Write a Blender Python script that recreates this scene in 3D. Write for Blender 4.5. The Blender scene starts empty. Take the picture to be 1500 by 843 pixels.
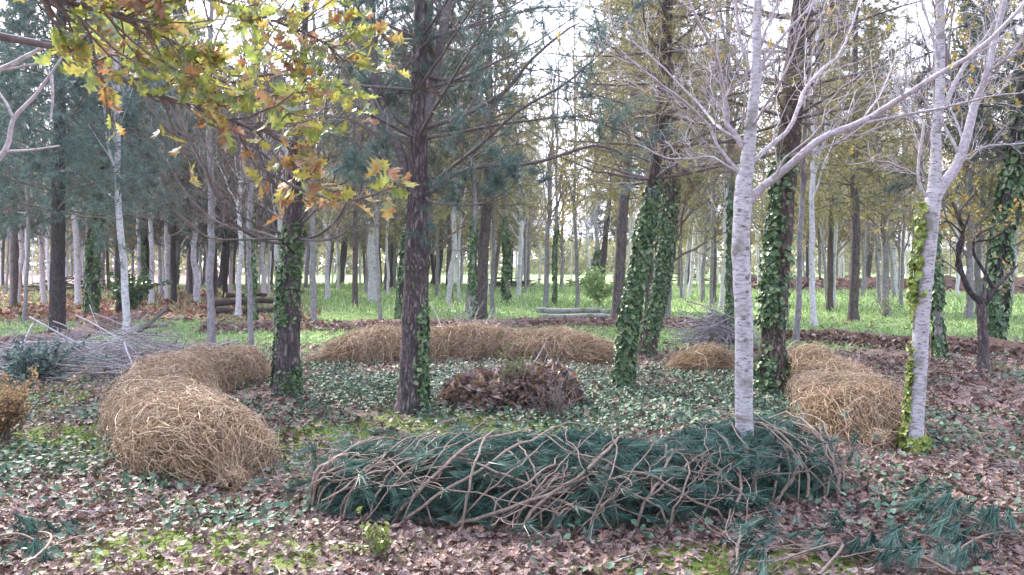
import bpy, math
import numpy as np
from mathutils import Vector

sc = bpy.context.scene
rng = np.random.default_rng(7)
H = 1.6; FPX = 1177.0; HY = 388.0          # eye height, focal length and horizon row in photo pixels

# ------------------------------------------------------------------ camera
cam = bpy.data.cameras.new('camera'); camo = bpy.data.objects.new('camera', cam)
sc.collection.objects.link(camo); sc.camera = camo
camo.location = (0, 0, H); camo.rotation_euler = (math.radians(90), 0, 0)
cam.sensor_width = 36; cam.lens = 36*FPX/1500; cam.shift_y = -(421.5-HY)/1500
cam.clip_start = 0.05; cam.clip_end = 2000

# ------------------------------------------------------------------ world, sun, exposure
SUN_EL, SUN_AZ = math.radians(38), math.radians(-35)      # azimuth from +Y towards +X
w = bpy.data.worlds.new('World'); sc.world = w; w.use_nodes = True
nt = w.node_tree; nt.nodes.clear()
sky = nt.nodes.new('ShaderNodeTexSky'); sky.sky_type = 'NISHITA'; sky.sun_disc = False
sky.sun_elevation = SUN_EL; sky.sun_rotation = SUN_AZ; sky.air_density = 1.2; sky.dust_density = 4
mx = nt.nodes.new('ShaderNodeMixRGB'); mx.inputs[0].default_value = 0.68
mx.inputs[2].default_value = (7.9, 8.2, 10.6, 1)           # overcast veil
bg = nt.nodes.new('ShaderNodeBackground'); bg.inputs[1].default_value = 0.13
out = nt.nodes.new('ShaderNodeOutputWorld')
nt.links.new(sky.outputs[0], mx.inputs[1]); nt.links.new(mx.outputs[0], bg.inputs[0]); nt.links.new(bg.outputs[0], out.inputs[0])
sl = bpy.data.lights.new('sun', 'SUN'); sl.energy = 3.6; sl.angle = math.radians(6); sl.color = (1, .93, .84)
so = bpy.data.objects.new('sun', sl); sc.collection.objects.link(so)
d = Vector((math.sin(SUN_AZ)*math.cos(SUN_EL), math.cos(SUN_AZ)*math.cos(SUN_EL), math.sin(SUN_EL)))
so.rotation_euler = d.to_track_quat('Z', 'Y').to_euler()
sc.view_settings.view_transform = 'Standard'; sc.view_settings.look = 'None'
sc.view_settings.exposure = 1.78; sc.view_settings.gamma = 1
sc.cycles.max_bounces = 5; sc.cycles.diffuse_bounces = 3; sc.cycles.glossy_bounces = 2
sc.cycles.transmission_bounces = 3; sc.cycles.transparent_max_bounces = 4; sc.cycles.volume_bounces = 0
sc.cycles.use_denoising = True

# ------------------------------------------------------------------ helpers
def gp(px, py):
    y = FPX*H/(py-HY); return ((px-750)/FPX*y, y)
def wp(px, py, dd):
    return np.array(((px-750)/FPX*dd, dd, H-(py-HY)/FPX*dd))
_tab = np.random.default_rng(3).random((256, 256))
def vn(x, y, s, seed=0):
    x = np.asarray(x, float)/s+seed*17.3+500; y = np.asarray(y, float)/s+seed*9.1+500
    xi = np.floor(x).astype(int); yi = np.floor(y).astype(int); fx = x-xi; fy = y-yi
    fx = fx*fx*(3-2*fx); fy = fy*fy*(3-2*fy)
    a = _tab[xi % 256, yi % 256]; b = _tab[(xi+1) % 256, yi % 256]; c = _tab[xi % 256, (yi+1) % 256]; e = _tab[(xi+1) % 256, (yi+1) % 256]
    return (a*(1-fx)+b*fx)*(1-fy)+(c*(1-fx)+e*fx)*fy
def gz(x, y):
    x = np.asarray(x, float); y = np.asarray(y, float)
    near = np.clip((60-y)/40, 0, 1)
    return ((vn(x, y, 2.7, 1)-.5)*.10+(vn(x, y, .8, 2)-.5)*.04)*near
def nrm(a): return a/np.maximum(np.linalg.norm(a, axis=-1, keepdims=True), 1e-9)
def rvec(n, r=None):
    r = r or rng; return nrm(r.normal(size=(n, 3)))

def tag(o, label=None, cat=None, group=None, kind=None):
    if label: o['label'] = label
    if cat: o['category'] = cat
    if group: o['group'] = group
    if kind: o['kind'] = kind
    return o
def empty(name, loc, label, cat, group=None):
    o = bpy.data.objects.new(name, None); sc.collection.objects.link(o); o.location = loc; o.empty_display_size = .2
    return tag(o, label, cat, group)
def mesh(name, V, F, mat, parent=None, rnd=None, smooth=False, attrs=None, local=None):
    """V (n,3), F list of int arrays (m,k). World coordinates unless parent given with local origin."""
    V = np.asarray(V, float)
    if local is not None: V = V-np.asarray(local)
    me = bpy.data.meshes.new(name)
    me.vertices.add(len(V)); me.vertices.foreach_set('co', V.ravel())
    F = [np.asarray(f) for f in F if len(f)]
    loops = np.concatenate([f.ravel() for f in F]); tot = np.concatenate([np.full(len(f), f.shape[1]) for f in F])
    st = np.concatenate([[0], np.cumsum(tot)[:-1]])
    me.loops.add(len(loops)); me.loops.foreach_set('vertex_index', loops.astype(np.int32))
    me.polygons.add(len(tot)); me.polygons.foreach_set('loop_start', st.astype(np.int32)); me.polygons.foreach_set('loop_total', tot.astype(np.int32))
    me.polygons.foreach_set('use_smooth', np.full(len(tot), smooth))
    me.update(calc_edges=True)
    at = dict(attrs or {})
    if rnd is not None: at['rnd'] = rnd
    for k, a in at.items():
        A = me.attributes.new(k, 'FLOAT', 'POINT'); A.data.foreach_set('value', np.asarray(a, np.float32))
    me.materials.append(mat)
    o = bpy.data.objects.new(name, me); sc.collection.objects.link(o)
    if parent is not None: o.parent = parent
    return o
class MB:
    def __init__(s): s.V = []; s.F = []; s.R = []; s.n = 0
    def add(s, V, F, R=None):
        V = np.asarray(V).reshape(-1, 3)
        s.V.append(V); s.F += [np.asarray(f)+s.n for f in F]; s.R.append(np.full(len(V), .5) if R is None else R); s.n += len(V); return s
    def build(s, name, mat, parent=None, smooth=False, local=None):
        by = {}
        for f in s.F: by.setdefault(f.shape[1], []).append(f)
        return mesh(name, np.concatenate(s.V), [np.concatenate(v) for v in by.values()], mat, parent, np.concatenate(s.R), smooth, None, local)
def tubes(P, R, S=5, bumps=0., rg=None):
    """P (N,K,3), R (N,K) -> verts, [quads], rnd"""
    rg = rg or rng
    P = np.asarray(P, float); R = np.asarray(R, float); N, K = P.shape[:2]
    T = nrm(np.gradient(P, axis=1)); avg = nrm(P[:, -1]-P[:, 0]+1e-6)
    n0 = np.cross(avg, rvec(N, rg)); n0 = nrm(n0)[:, None]
    U = nrm(n0-(n0*T).sum(-1, keepdims=True)*T); W = np.cross(T, U)
    a = np.arange(S)*2*np.pi/S
    rr = R[:, :, None]*np.ones(S)
    if bumps: rr = rr*(1+bumps*(rg.random((N, K, S))-.5)*2)
    V = P[:, :, None]+rr[..., None]*(U[:, :, None]*np.cos(a)[:, None]+W[:, :, None]*np.sin(a)[:, None])
    i = (np.arange(N)[:, None, None]*K+np.arange(K-1)[None, :, None])*S; j = np.arange(S)
    q = np.stack([i+j, i+(j+1) % S, i+S+(j+1) % S, i+S+j], -1).reshape(-1, 4)
    return V.reshape(-1, 3), [q], np.repeat(rg.random(N), K*S)
def curve(pts, K):
    """Catmull-Rom resample"""
    p = np.asarray(pts, float); n = len(p)
    p = np.vstack([2*p[0]-p[1], p, 2*p[-1]-p[-2]]); t = np.linspace(0, n-1-1e-6, K); i = t.astype(int); f = (t-i)[:, None]
    a, b, c, e = p[i], p[i+1], p[i+2], p[i+3]
    return .5*(2*b+(c-a)*f+(2*a-5*b+4*c-e)*f**2+(3*b-a-3*c+e)*f**3)
def grow(P, R, n, t0, t1, L, ang, up, curl, K=6, rs=.6, wig=.03, taper=.85, lt=0., rg=None):
    rg = rg or rng
    N, Kp = P.shape[:2]
    t = t0+(t1-t0)*(np.arange(n)[None]+rg.random((N, n)))/n
    x = np.clip(t*(Kp-1), 0, Kp-1.001); i = x.astype(int); f = (x-i)[..., None]; r_ = np.arange(N)[:, None]
    B = P[r_, i]*(1-f)+P[r_, i+1]*f; T = nrm(P[r_, i+1]-P[r_, i]); rad = R[r_, i]*(1-f[..., 0])+R[r_, i+1]*f[..., 0]
    M = N*n; B = B.reshape(M, 3); T = T.reshape(M, 3); rad = rad.ravel(); t = t.ravel()
    pl = np.repeat(np.linalg.norm(np.diff(P, axis=1), axis=2).sum(1), n)
    pr = nrm(np.cross(T, rvec(M, rg))); an = ang*(.7+.6*rg.random(M))[:, None]
    D = T*np.cos(an)+pr*np.sin(an); D[:, 2] += up; D = nrm(D)
    Ln = (pl*L*(.6+.8*rg.random(M))*(1-lt*(t-t0)/(t1-t0)))[:, None, None]
    C = rvec(M, rg)*curl; C[:, 2] += up
    s = np.linspace(0, 1, K)[None, :, None]
    Q = B[:, None]+D[:, None]*Ln*s+C[:, None]*Ln*s**2*.6
    Wg = np.cumsum(rg.normal(size=(M, K, 3))*wig, axis=1)*Ln; Wg -= Wg[:, :1]
    return Q+Wg, (rad*rs)[:, None]*(1-taper*s[0, :, 0])[None]
def needles(C, D, n, L, wd, spread=.6, droop=.15, rg=None):
    rg = rg or rng
    M = len(C); C = np.repeat(C, n, 0); D = np.repeat(D, n, 0)
    pr = nrm(np.cross(D, rvec(M*n, rg))); an = spread*(rg.random(M*n)**.7)[:, None]*1.4
    d = D*np.cos(an)+pr*np.sin(an); d[:, 2] -= droop; d = nrm(d)
    l = (L*(.6+.6*rg.random(M*n)))[:, None]; base = C-D*l*.4*rg.random((M*n, 1))
    sd = nrm(np.cross(d, rvec(M*n, rg)))*wd*.5
    V = np.stack([base-sd, base+sd, base+d*l], 1).reshape(-1, 3)
    r = np.repeat(np.clip(np.repeat(rg.random(M), n)*.7+rg.random(M*n)*.3, 0, 1), 3)
    return V, [np.arange(M*n*3).reshape(-1, 3)], r
def along(P, m, t0=.3, rg=None):
    """m samples on every polyline: position, direction"""
    rg = rg or rng
    N, K = P.shape[:2]; t = t0+(1-t0)*(np.arange(m)[None]+rg.random((N, m)))/m
    x = np.clip(t*(K-1), 0, K-1.001); i = x.astype(int); f = (x-i)[..., None]; r_ = np.arange(N)[:, None]
    return (P[r_, i]*(1-f)+P[r_, i+1]*f).reshape(-1, 3), nrm(P[r_, i+1]-P[r_, i]).reshape(-1, 3)
# leaf templates: x along the leaf, y across, z up
def lobed(ws, xs, fold=.25):
    """midrib + both edges; ws half widths (xs positions)"""
    n = len(xs); V = []
    for x, w_ in zip(xs, ws): V.append((x, 0, 0))
    for sgn in (1, -1):
        for k, (x, w_) in enumerate(zip(xs, ws)): V.append((x+(.07 if w_ > .2 else 0), sgn*w_, w_*fold))
    F = []
    for i in range(n-1):
        F.append((i, i+1, n+i+1, n+i)); F.append((i+1, i, 2*n+i, 2*n+i+1))
    return np.array(V), np.array(F)
OAK = lobed([.015, .02, .14, .06, .26, .09, .34, .11, .25, .07, .01], [0, .12, .2, .28, .36, .46, .56, .68, .78, .88, 1.0])
OAK_LO = lobed([.02, .16, .08, .32, .1, .26, .02], [0, .2, .33, .45, .62, .8, 1])
IVY = lobed([.02, .42, .30, .36, .02], [0, .12, .35, .5, 1.0], .2)
OVAL = lobed([.02, .26, .24, .01], [0, .35, .65, 1.0], .2)
def leaves(C, N_, D, size, tpl, curl=.3, rg=None, rnd=None, var=.7):
    rg = rg or rng
    V0, F0 = tpl; M = len(C); k = len(V0)
    N_ = nrm(N_); D = nrm(D-(D*N_).sum(-1, keepdims=True)*N_); S = np.cross(N_, D)
    sz = (size*(1-var*.5+var*rg.random(M)))[:, None, None]
    cu = (rg.random((M, 1))*2-.6)*curl; tw = (rg.random((M, 1))-.5)*curl*1.5
    x = np.repeat(V0[None, :, 0], M, 0); y = np.repeat(V0[None, :, 1], M, 0)
    z = V0[None, :, 2]*(.3+1.6*rg.random((M, 1)))+cu*(x-.5)**2+tw*x*y*2
    V = C[:, None]+sz*((x[..., None]-.4)*D[:, None]+y[..., None]*S[:, None]+z[..., None]*N_[:, None])
    F = F0[None]+(np.arange(M)*k)[:, None, None]
    r = rg.random(M) if rnd is None else rnd
    return V.reshape(-1, 3), [F.reshape(-1, F0.shape[1])], np.repeat(r, k)

# ------------------------------------------------------------------ materials
def newmat(name):
    m = bpy.data.materials.new(name); m.use_nodes = True; n = m.node_tree; b = n.nodes['Principled BSDF']; return m, n, b
def ramp(n, stops):
    r = n.nodes.new('ShaderNodeValToRGB'); e = r.color_ramp.elements
    while len(e) < len(stops): e.new(.5)
    for k, (p, c) in enumerate(stops): e[k].position = p; e[k].color = (*c, 1)
    return r
def leafmat(name, cols, rough=.55, trans=0., const=False, spec=.4, mot=0.):
    m, n, b = newmat(name)
    a = n.nodes.new('ShaderNodeAttribute'); a.attribute_name = 'rnd'
    r = ramp(n, [(i/max(1, len(cols)-1) if not const else i/len(cols), c) for i, c in enumerate(cols)])
    if const: r.color_ramp.interpolation = 'CONSTANT'
    if mot:
        t2 = n.nodes.new('ShaderNodeTexCoord'); q2 = n.nodes.new('ShaderNodeTexNoise'); q2.inputs['Scale'].default_value = 45; n.links.new(t2.outputs['Object'], q2.inputs['Vector'])
        ma = n.nodes.new('ShaderNodeMath'); ma.operation = 'MULTIPLY_ADD'; ma.inputs[1].default_value = mot; n.links.new(q2.outputs['Fac'], ma.inputs[0]); mb_ = n.nodes.new('ShaderNodeMath'); mb_.inputs[1].default_value = -mot*.5
        n.links.new(a.outputs['Fac'], ma.inputs[2]); n.links.new(ma.outputs[0], mb_.inputs[0]); n.links.new(mb_.outputs[0], r.inputs[0])
    else: n.links.new(a.outputs['Fac'], r.inputs[0])
    tc = n.nodes.new('ShaderNodeTexCoord'); no = n.nodes.new('ShaderNodeTexNoise'); no.inputs['Scale'].default_value = 30
    hs = n.nodes.new('ShaderNodeHueSaturation'); mr = n.nodes.new('ShaderNodeMapRange')
    mr.inputs['From Min'].default_value = .3; mr.inputs['From Max'].default_value = .7; mr.inputs['To Min'].default_value = .7; mr.inputs['To Max'].default_value = 1.3
    n.links.new(tc.outputs['Object'], no.inputs['Vector']); n.links.new(no.outputs['Fac'], mr.inputs[0]); n.links.new(mr.outputs[0], hs.inputs['Value'])
    n.links.new(r.outputs[0], hs.inputs['Color']); n.links.new(hs.outputs[0], b.inputs['Base Color'])
    b.inputs['Roughness'].default_value = rough; b.inputs['Specular IOR Level'].default_value = spec
    if trans:
        t = n.nodes.new('ShaderNodeBsdfTranslucent'); ms = n.nodes.new('ShaderNodeMixShader'); ms.inputs[0].default_value = trans
        o = n.nodes['Material Output']; n.links.new(hs.outputs[0], t.inputs[0])
        n.links.new(b.outputs[0], ms.inputs[1]); n.links.new(t.outputs[0], ms.inputs[2]); n.links.new(ms.outputs[0], o.inputs['Surface'])
    return m
def barkmat(name, stops, sc_=(9, 9, 2.2), scale=1.0, bump=.6, rough=.9, crack=True, patch=None):
    m, n, b = newmat(name)
    tc = n.nodes.new('ShaderNodeTexCoord'); mp = n.nodes.new('ShaderNodeMapping'); mp.inputs['Scale'].default_value = sc_
    n.links.new(tc.outputs['Object'], mp.inputs[0])
    no = n.nodes.new('ShaderNodeTexNoise'); no.inputs['Scale'].default_value = 2.2*scale; no.inputs['Detail'].default_value = 6; no.inputs['Roughness'].default_value = .7
    n.links.new(mp.outputs[0], no.inputs['Vector'])
    r = ramp(n, stops); n.links.new(no.outputs['Fac'], r.inputs[0]); col = r.outputs[0]; hgt = no.outputs['Fac']
    if crack:
        vo = n.nodes.new('ShaderNodeTexVoronoi'); vo.feature = 'DISTANCE_TO_EDGE'; vo.inputs['Scale'].default_value = 2.6*scale
        ad = n.nodes.new('ShaderNodeVectorMath'); ad.operation = 'ADD'; n.links.new(mp.outputs[0], ad.inputs[0]); n.links.new(no.outputs['Color'], ad.inputs[1])
        n.links.new(ad.outputs[0], vo.inputs['Vector'])
        mr = n.nodes.new('ShaderNodeMapRange'); mr.inputs['From Max'].default_value = .22; n.links.new(vo.outputs['Distance'], mr.inputs[0])
        mu = n.nodes.new('ShaderNodeMixRGB'); mu.blend_type = 'MULTIPLY'; mu.inputs[0].default_value = .75
        cr = ramp(n, [(0, (.35, .32, .32)), (1, (1, 1, 1))]); n.links.new(mr.outputs[0], cr.inputs[0])
        n.links.new(col, mu.inputs[1]); n.links.new(cr.outputs[0], mu.inputs[2]); col = mu.outputs[0]
        am = n.nodes.new('ShaderNodeMath'); n.links.new(no.outputs['Fac'], am.inputs[0]); n.links.new(mr.outputs[0], am.inputs[1]); hgt = am.outputs[0]
    if patch:
        n2 = n.nodes.new('ShaderNodeTexNoise'); n2.inputs['Scale'].default_value = patch[1]; n2.inputs['Detail'].default_value = 4
        n.links.new(tc.outputs['Object'], n2.inputs['Vector'])
        mr2 = n.nodes.new('ShaderNodeMapRange'); mr2.inputs['From Min'].default_value = patch[2]; mr2.inputs['From Max'].default_value = patch[2]+.12
        n.links.new(n2.outputs['Fac'], mr2.inputs[0]); m2 = n.nodes.new('ShaderNodeMixRGB'); m2.inputs[2].default_value = (*patch[0], 1)
        n.links.new(mr2.outputs[0], m2.inputs[0]); n.links.new(col, m2.inputs[1]); col = m2.outputs[0]
    n.links.new(col, b.inputs['Base Color']); b.inputs['Roughness'].default_value = rough; b.inputs['Specular IOR Level'].default_value = .25
    bp = n.nodes.new('ShaderNodeBump'); bp.inputs['Strength'].default_value = bump; bp.inputs['Distance'].default_value = .02
    n.links.new(hgt, bp.inputs['Height']); n.links.new(bp.outputs[0], b.inputs['Normal'])
    return m
M = {}
M['pine_bark'] = barkmat('pine_bark', [(.3, (.095, .078, .082)), (.5, (.20, .165, .17)), (.72, (.34, .29, .285))], (9, 9, 2.2), 1.2, 1.0, patch=((.085, .095, .075), 3.5, .57))
M['pine_bark_red'] = barkmat('pine_bark_red', [(.3, (.08, .058, .055)), (.5, (.17, .125, .115)), (.72, (.30, .235, .215))], (9, 9, 2.4), 1.1, 1.0, patch=((.09, .10, .07), 3.0, .58))
M['dark_bark'] = barkmat('dark_bark', [(.3, (.045, .04, .045)), (.6, (.10, .085, .088)), (.8, (.16, .14, .135))], (9, 9, 3), 1, .8)
M['limb_bark'] = barkmat('limb_bark', [(.3, (.08, .07, .075)), (.55, (.155, .135, .135)), (.8, (.25, .215, .21))], (14, 14, 14), 1, .4, crack=False)
M['birch_bark'] = barkmat('pale_bark', [(.33, (.10, .09, .095)), (.41, (.27, .25, .26)), (.5, (.43, .42, .45)), (.75, (.58, .57, .61))], (9, 9, 26), 1.0, .5, .8, crack=False, patch=((.20, .20, .17), 4.5, .54))
M['birch_limb'] = barkmat('pale_limb_bark', [(.3, (.20, .18, .19)), (.5, (.43, .40, .43)), (.8, (.64, .62, .66))], (16, 16, 16), 1, .2, .7, crack=False)
M['pale_far'] = barkmat('pale_far_bark', [(.33, (.20, .19, .20)), (.45, (.42, .41, .44)), (.62, (.58, .58, .62))], (6, 6, 9), 1, .2, .8, crack=False, patch=((.18, .20, .15), 2.0, .56))
M['grey_far'] = barkmat('grey_far_bark', [(.33, (.10, .095, .10)), (.5, (.21, .20, .215)), (.7, (.31, .30, .31))], (7, 7, 5), 1, .3, .8, crack=False, patch=((.10, .13, .08), 2.0, .56))
M['twig'] = barkmat('twig_bark', [(.3, (.10, .08, .08)), (.7, (.22, .18, .17))], (20, 20, 20), 1, .1, .8, crack=False)
M['needle_blue'] = leafmat('needles_blue_green', [(.045, .085, .08), (.075, .135, .125), (.13, .21, .19), (.19, .28, .23)], .5, .3)
M['needle_heap'] = leafmat('needles_cut', [(.012, .045, .036), (.03, .09, .07), (.07, .16, .125), (.15, .26, .20)], .42, .12)
M['needle_dark'] = leafmat('needles_dark', [(.06, .08, .07), (.10, .125, .10), (.16, .18, .14)], .6, .3)
M['needle_olive'] = leafmat('needles_olive', [(.12, .13, .07), (.22, .22, .10), (.34, .31, .14), (.19, .23, .13)], .6, .35)
M['needle_brown'] = leafmat('needles_brown', [(.06, .05, .04), (.13, .10, .075), (.07, .10, .08)], .7, .15)
M['ivy'] = leafmat('ivy_leaves', [(.02, .055, .022), (.035, .09, .03), (.065, .14, .05), (.12, .20, .08), (.20, .26, .13)], .4, .08, spec=.5)
M['ivy_yellow'] = leafmat('ivy_leaves_light', [(.10, .17, .035), (.22, .30, .06), (.30, .33, .08), (.12, .2, .05)], .4, .2)
M['ivy_blue'] = leafmat('ground_ivy_leaves', [(.03, .075, .045), (.055, .12, .07), (.09, .165, .10), (.14, .22, .15)], .6, .08, spec=.5)
M['yellow_leaf'] = leafmat('autumn_leaves', [(.22, .20, .05), (.38, .30, .07), (.30, .32, .09), (.42, .24, .06), (.20, .26, .10)], .6, .4)
M['oak_leaf'] = leafmat('oak_leaves', [(.17, .25, .07), (.34, .38, .08), (.12, .18, .10), (.48, .44, .09), (.30, .30, .10), (.30, .13, .06), (.20, .29, .21), (.48, .33, .08), (.24, .10, .06), (.36, .26, .19)], .45, .4, mot=.5)
M['fallen'] = leafmat('fallen_leaves', [(.10, .062, .055), (.21, .145, .13), (.12, .068, .055), (.30, .22, .205), (.17, .105, .085), (.055, .036, .033), (.24, .175, .16), (.21, .10, .05), (.38, .29, .27), (.145, .10, .098), (.08, .05, .042)], .6, .1, mot=.5)
M['fallen_red'] = leafmat('fallen_red_leaves', [(.25, .10, .07), (.20, .08, .06), (.32, .16, .11), (.26, .15, .12)], .7, .1, const=True)
M['dead_leaf'] = leafmat('dead_heap_leaves', [(.10, .07, .065), (.19, .135, .12), (.25, .18, .15), (.33, .25, .21), (.14, .095, .085), (.26, .16, .08)], .6, .15, const=True)
M['grass'] = leafmat('grass_blades', [(.14, .25, .08), (.22, .37, .12), (.32, .43, .19), (.48, .49, .32)], .6, .3)
M['moss'] = leafmat('moss_blades', [(.07, .12, .025), (.13, .20, .04), (.20, .25, .07)], .7, .2)
M['straw'] = leafmat('dry_stems', [(.10, .062, .04), (.30, .20, .125), (.54, .42, .29), (.42, .29, .20), (.40, .31, .17)], .6, .1)
M['straw_pale'] = leafmat('dry_pale_stems', [(.44, .33, .23), (.60, .48, .36)], .6)
M['sprig'] = leafmat('dry_sprigs', [(.13, .08, .05), (.29, .19, .11), (.44, .33, .15), (.24, .16, .11)], .8, .3)
M['stick'] = leafmat('grey_sticks', [(.17, .15, .15), (.30, .28, .29), (.42, .40, .43), (.22, .18, .17)], .8)
M['branch_skin'] = barkmat('cut_branch_bark', [(.3, (.12, .085, .07)), (.5, (.24, .18, .15)), (.8, (.40, .33, .285))], (25, 25, 25), 1, .25, .7, crack=False, patch=((.22, .21, .17), 4, .58))
M['log'] = barkmat('log_bark', [(.3, (.10, .11, .10)), (.5, (.26, .28, .27)), (.75, (.42, .44, .43))], (9, 9, 9), 1, .5, .85, crack=False, patch=((.13, .17, .09), 3, .58))
M['log_dark'] = barkmat('dark_log_bark', [(.3, (.04, .033, .033)), (.6, (.10, .08, .075))], (9, 9, 9), 1, .6)
M['cut'] = barkmat('cut_wood', [(.3, (.30, .23, .17)), (.7, (.48, .40, .31))], (20, 20, 20), 1, .1, .8, crack=False)
M['scar'] = barkmat('branch_scar', [(.3, (.12, .10, .095)), (.7, (.30, .27, .27))], (30, 30, 30), 1, .3, .9, crack=False)
def moundmat(name, a, b_, s=18):
    return barkmat(name, [(.3, a), (.7, b_)], (s, s, s), 1, .8, .95, crack=False)
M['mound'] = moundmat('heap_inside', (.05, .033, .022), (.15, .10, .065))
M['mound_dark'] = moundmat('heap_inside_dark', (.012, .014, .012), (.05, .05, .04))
M['soil'] = moundmat('red_soil', (.06, .036, .03), (.19, .12, .10), 9)

# ------------------------------------------------------------------ ground
def sst(a, b, x): t = np.clip((x-a)/(b-a), 0, 1); return t*t*(3-2*t)
def m_grass(x, y):
    px = 750+x/y*FPX
    n = (vn(x, y, 3.5, 5)-.5)*4
    g = sst(14.5, 17, y+n*.6)*(1-.75*sst(500, 300, px)*sst(21, 24, y))
    g *= 1-.9*sst(.62, .75, vn(x, y, 4.5, 8))*sst(30, 24, y)
    left = sst(560, 380, px)*sst(10, 12, y)*sst(26, 22, y)*.5
    return np.clip(np.maximum(g, left), 0, 1)
def m_red(x, y):
    px = 750+x/y*FPX
    return sst(500, 400, px)*sst(22.5, 24.5, y+(vn(x, y, 3, 4)-.5)*3)*sst(60, 44, y)*.95
def m_moss(x, y):
    n = vn(x, y, .9, 11)*.6+vn(x, y, .35, 12)*.4
    spots = np.exp(-(((x+.75)/1.3)**2+((y-7.9)/.75)**2))+np.exp(-(((x+1.75)/.6)**2+((y-7)/1.1)**2))\
        +np.exp(-(((x-.55)/1.2)**2+((y-4.5)/.36)**2))+np.exp(-(((x+1.9)/.9)**2+((y-4.5)/.38)**2))+.9*np.exp(-(((x+4)/1.1)**2+((y-7.5)/.9)**2))\
        +.8*np.exp(-(((x+6)/2)**2+((y-10)/1.5)**2))+.7*np.exp(-(((x+3)/1)**2+((y-5.4)/.35)**2))+.7*np.exp(-(((x-1.2)/.5)**2+((y-4.2)/.3)**2))
    return np.clip(spots*1.35+(n-.62)*1.5*(y < 13), 0, 1)*sst(.25, .5, n+.25*spots)
def m_ivy(x, y):
    n = vn(x, y, 1.1, 21)*.55+vn(x, y, .4, 22)*.45
    ring = np.exp(-(((x-1.2)/3.3)**2+((y-9.7)/2.3)**2)**2)*1.1
    rgt = .26*sst(1.0, 3.0, x)*sst(4.5, 6.5, y)*sst(16, 11, y)
    lf = .36*np.exp(-(((x+4.2)/3)**2+((y-6.3)/1.4)**2))+.5*np.exp(-(((x+2)/1)**2+((y-5.1)/.3)**2))+.45*sst(-2, -5, x)*sst(15, 11, y)
    mid = .6*np.exp(-(((x+2.2)/2)**2+((y-10.5)/2.5)**2))
    return np.clip((ring+rgt+lf+mid+.05+.22*(y < 7.2)*sst(.45, .7, vn(x, y, .55, 91)))*1.2*sst(.32, .66, n+.18*ring), 0, 1)
def seq(a, b, s0, g):
    r = [a]; s = s0
    while r[-1] < b: r.append(r[-1]+s); s *= g
    return r
xs = np.array(seq(0, 9, .11, 1.0)); xs = np.concatenate([xs, np.array(seq(xs[-1]+.15, 420, .15, 1.12))]); xs = np.concatenate([-xs[::-1][:-1], xs])
ys = np.concatenate([np.array([-300, -150, -60, -25, -10, -4, -1, 1, 2]), np.array(seq(2.5, 16, .1, 1.0)), np.array(seq(16.2, 600, .15, 1.06))])
X, Y = np.meshgrid(xs, ys); nx, ny = len(xs), len(ys)
V = np.stack([X, Y, gz(X, Y)], -1).reshape(-1, 3)
i = (np.arange(ny-1)[:, None]*nx+np.arange(nx-1)).ravel(); Q = np.stack([i, i+1, i+nx+1, i+nx], -1)
yy = np.maximum(Y, .5)
gm, gn, gb = newmat('forest_floor')
def attr(n, name): a = n.nodes.new('ShaderNodeAttribute'); a.attribute_name = name; return a.outputs['Fac']
tc = gn.nodes.new('ShaderNodeTexCoord')
def noise(n, s, dt=5, vec=None):
    t = n.nodes.new('ShaderNodeTexNoise'); t.inputs['Scale'].default_value = s; t.inputs['Detail'].default_value = dt; t.inputs['Roughness'].default_value = .65
    n.links.new(vec or tc.outputs['Object'], t.inputs['Vector']); return t
n1 = noise(gn, 11); n2 = noise(gn, 2.5); n3 = noise(gn, 40, 3)
base = ramp(gn, [(.3, (.07, .045, .04)), (.45, (.16, .11, .095)), (.58, (.24, .17, .15)), (.7, (.11, .12, .07))]); gn.links.new(n1.outputs['Fac'], base.inputs[0])
col = base.outputs[0]
def layer(col, name, c1, c2, nz, amp=1.0):
    r = ramp(gn, [(.3, c1), (.7, c2)]); gn.links.new(nz.outputs['Fac'], r.inputs[0])
    m1 = gn.nodes.new('ShaderNodeMath'); m1.operation = 'MULTIPLY_ADD'; m1.inputs[1].default_value = 1.2; gn.links.new(n3.outputs['Fac'], m1.inputs[0]); m1.inputs[2].default_value = -.6
    m2 = gn.nodes.new('ShaderNodeMath'); m2.operation = 'ADD'; gn.links.new(attr(gn, name), m2.inputs[0]); gn.links.new(m1.outputs[0], m2.inputs[1])
    m3 = gn.nodes.new('ShaderNodeMapRange'); m3.inputs['From Min'].default_value = .3; m3.inputs['From Max'].default_value = .7; m3.inputs['To Max'].default_value = amp; gn.links.new(m2.outputs[0], m3.inputs[0])
    mm = gn.nodes.new('ShaderNodeMixRGB'); gn.links.new(m3.outputs[0], mm.inputs[0]); gn.links.new(col, mm.inputs[1]); gn.links.new(r.outputs[0], mm.inputs[2]); return mm.outputs[0]
col = layer(col, 'ivy', (.03, .055, .035), (.09, .12, .08), n1)
col = layer(col, 'moss', (.07, .11, .025), (.15, .19, .045), n1)
col = layer(col, 'grass', (.19, .29, .11), (.30, .41, .17), n2)
col = layer(col, 'red', (.19, .085, .06), (.30, .15, .11), n1)
gn.links.new(col, gb.inputs['Base Color']); gb.inputs['Roughness'].default_value = .95; gb.inputs['Specular IOR Level'].default_value = .15
bp = gn.nodes.new('ShaderNodeBump'); bp.inputs['Strength'].default_value = .7; bp.inputs['Distance'].default_value = .05
gn.links.new(n1.outputs['Fac'], bp.inputs['Height']); gn.links.new(bp.outputs[0], gb.inputs['Normal'])
g = mesh('forest_ground', V, [Q], gm, smooth=True, attrs={'grass': m_grass(X, yy).ravel(), 'red': m_red(X, yy).ravel(), 'moss': m_moss(X, yy).ravel(), 'ivy': m_ivy(X, yy).ravel()})
tag(g, kind='structure')

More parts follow.
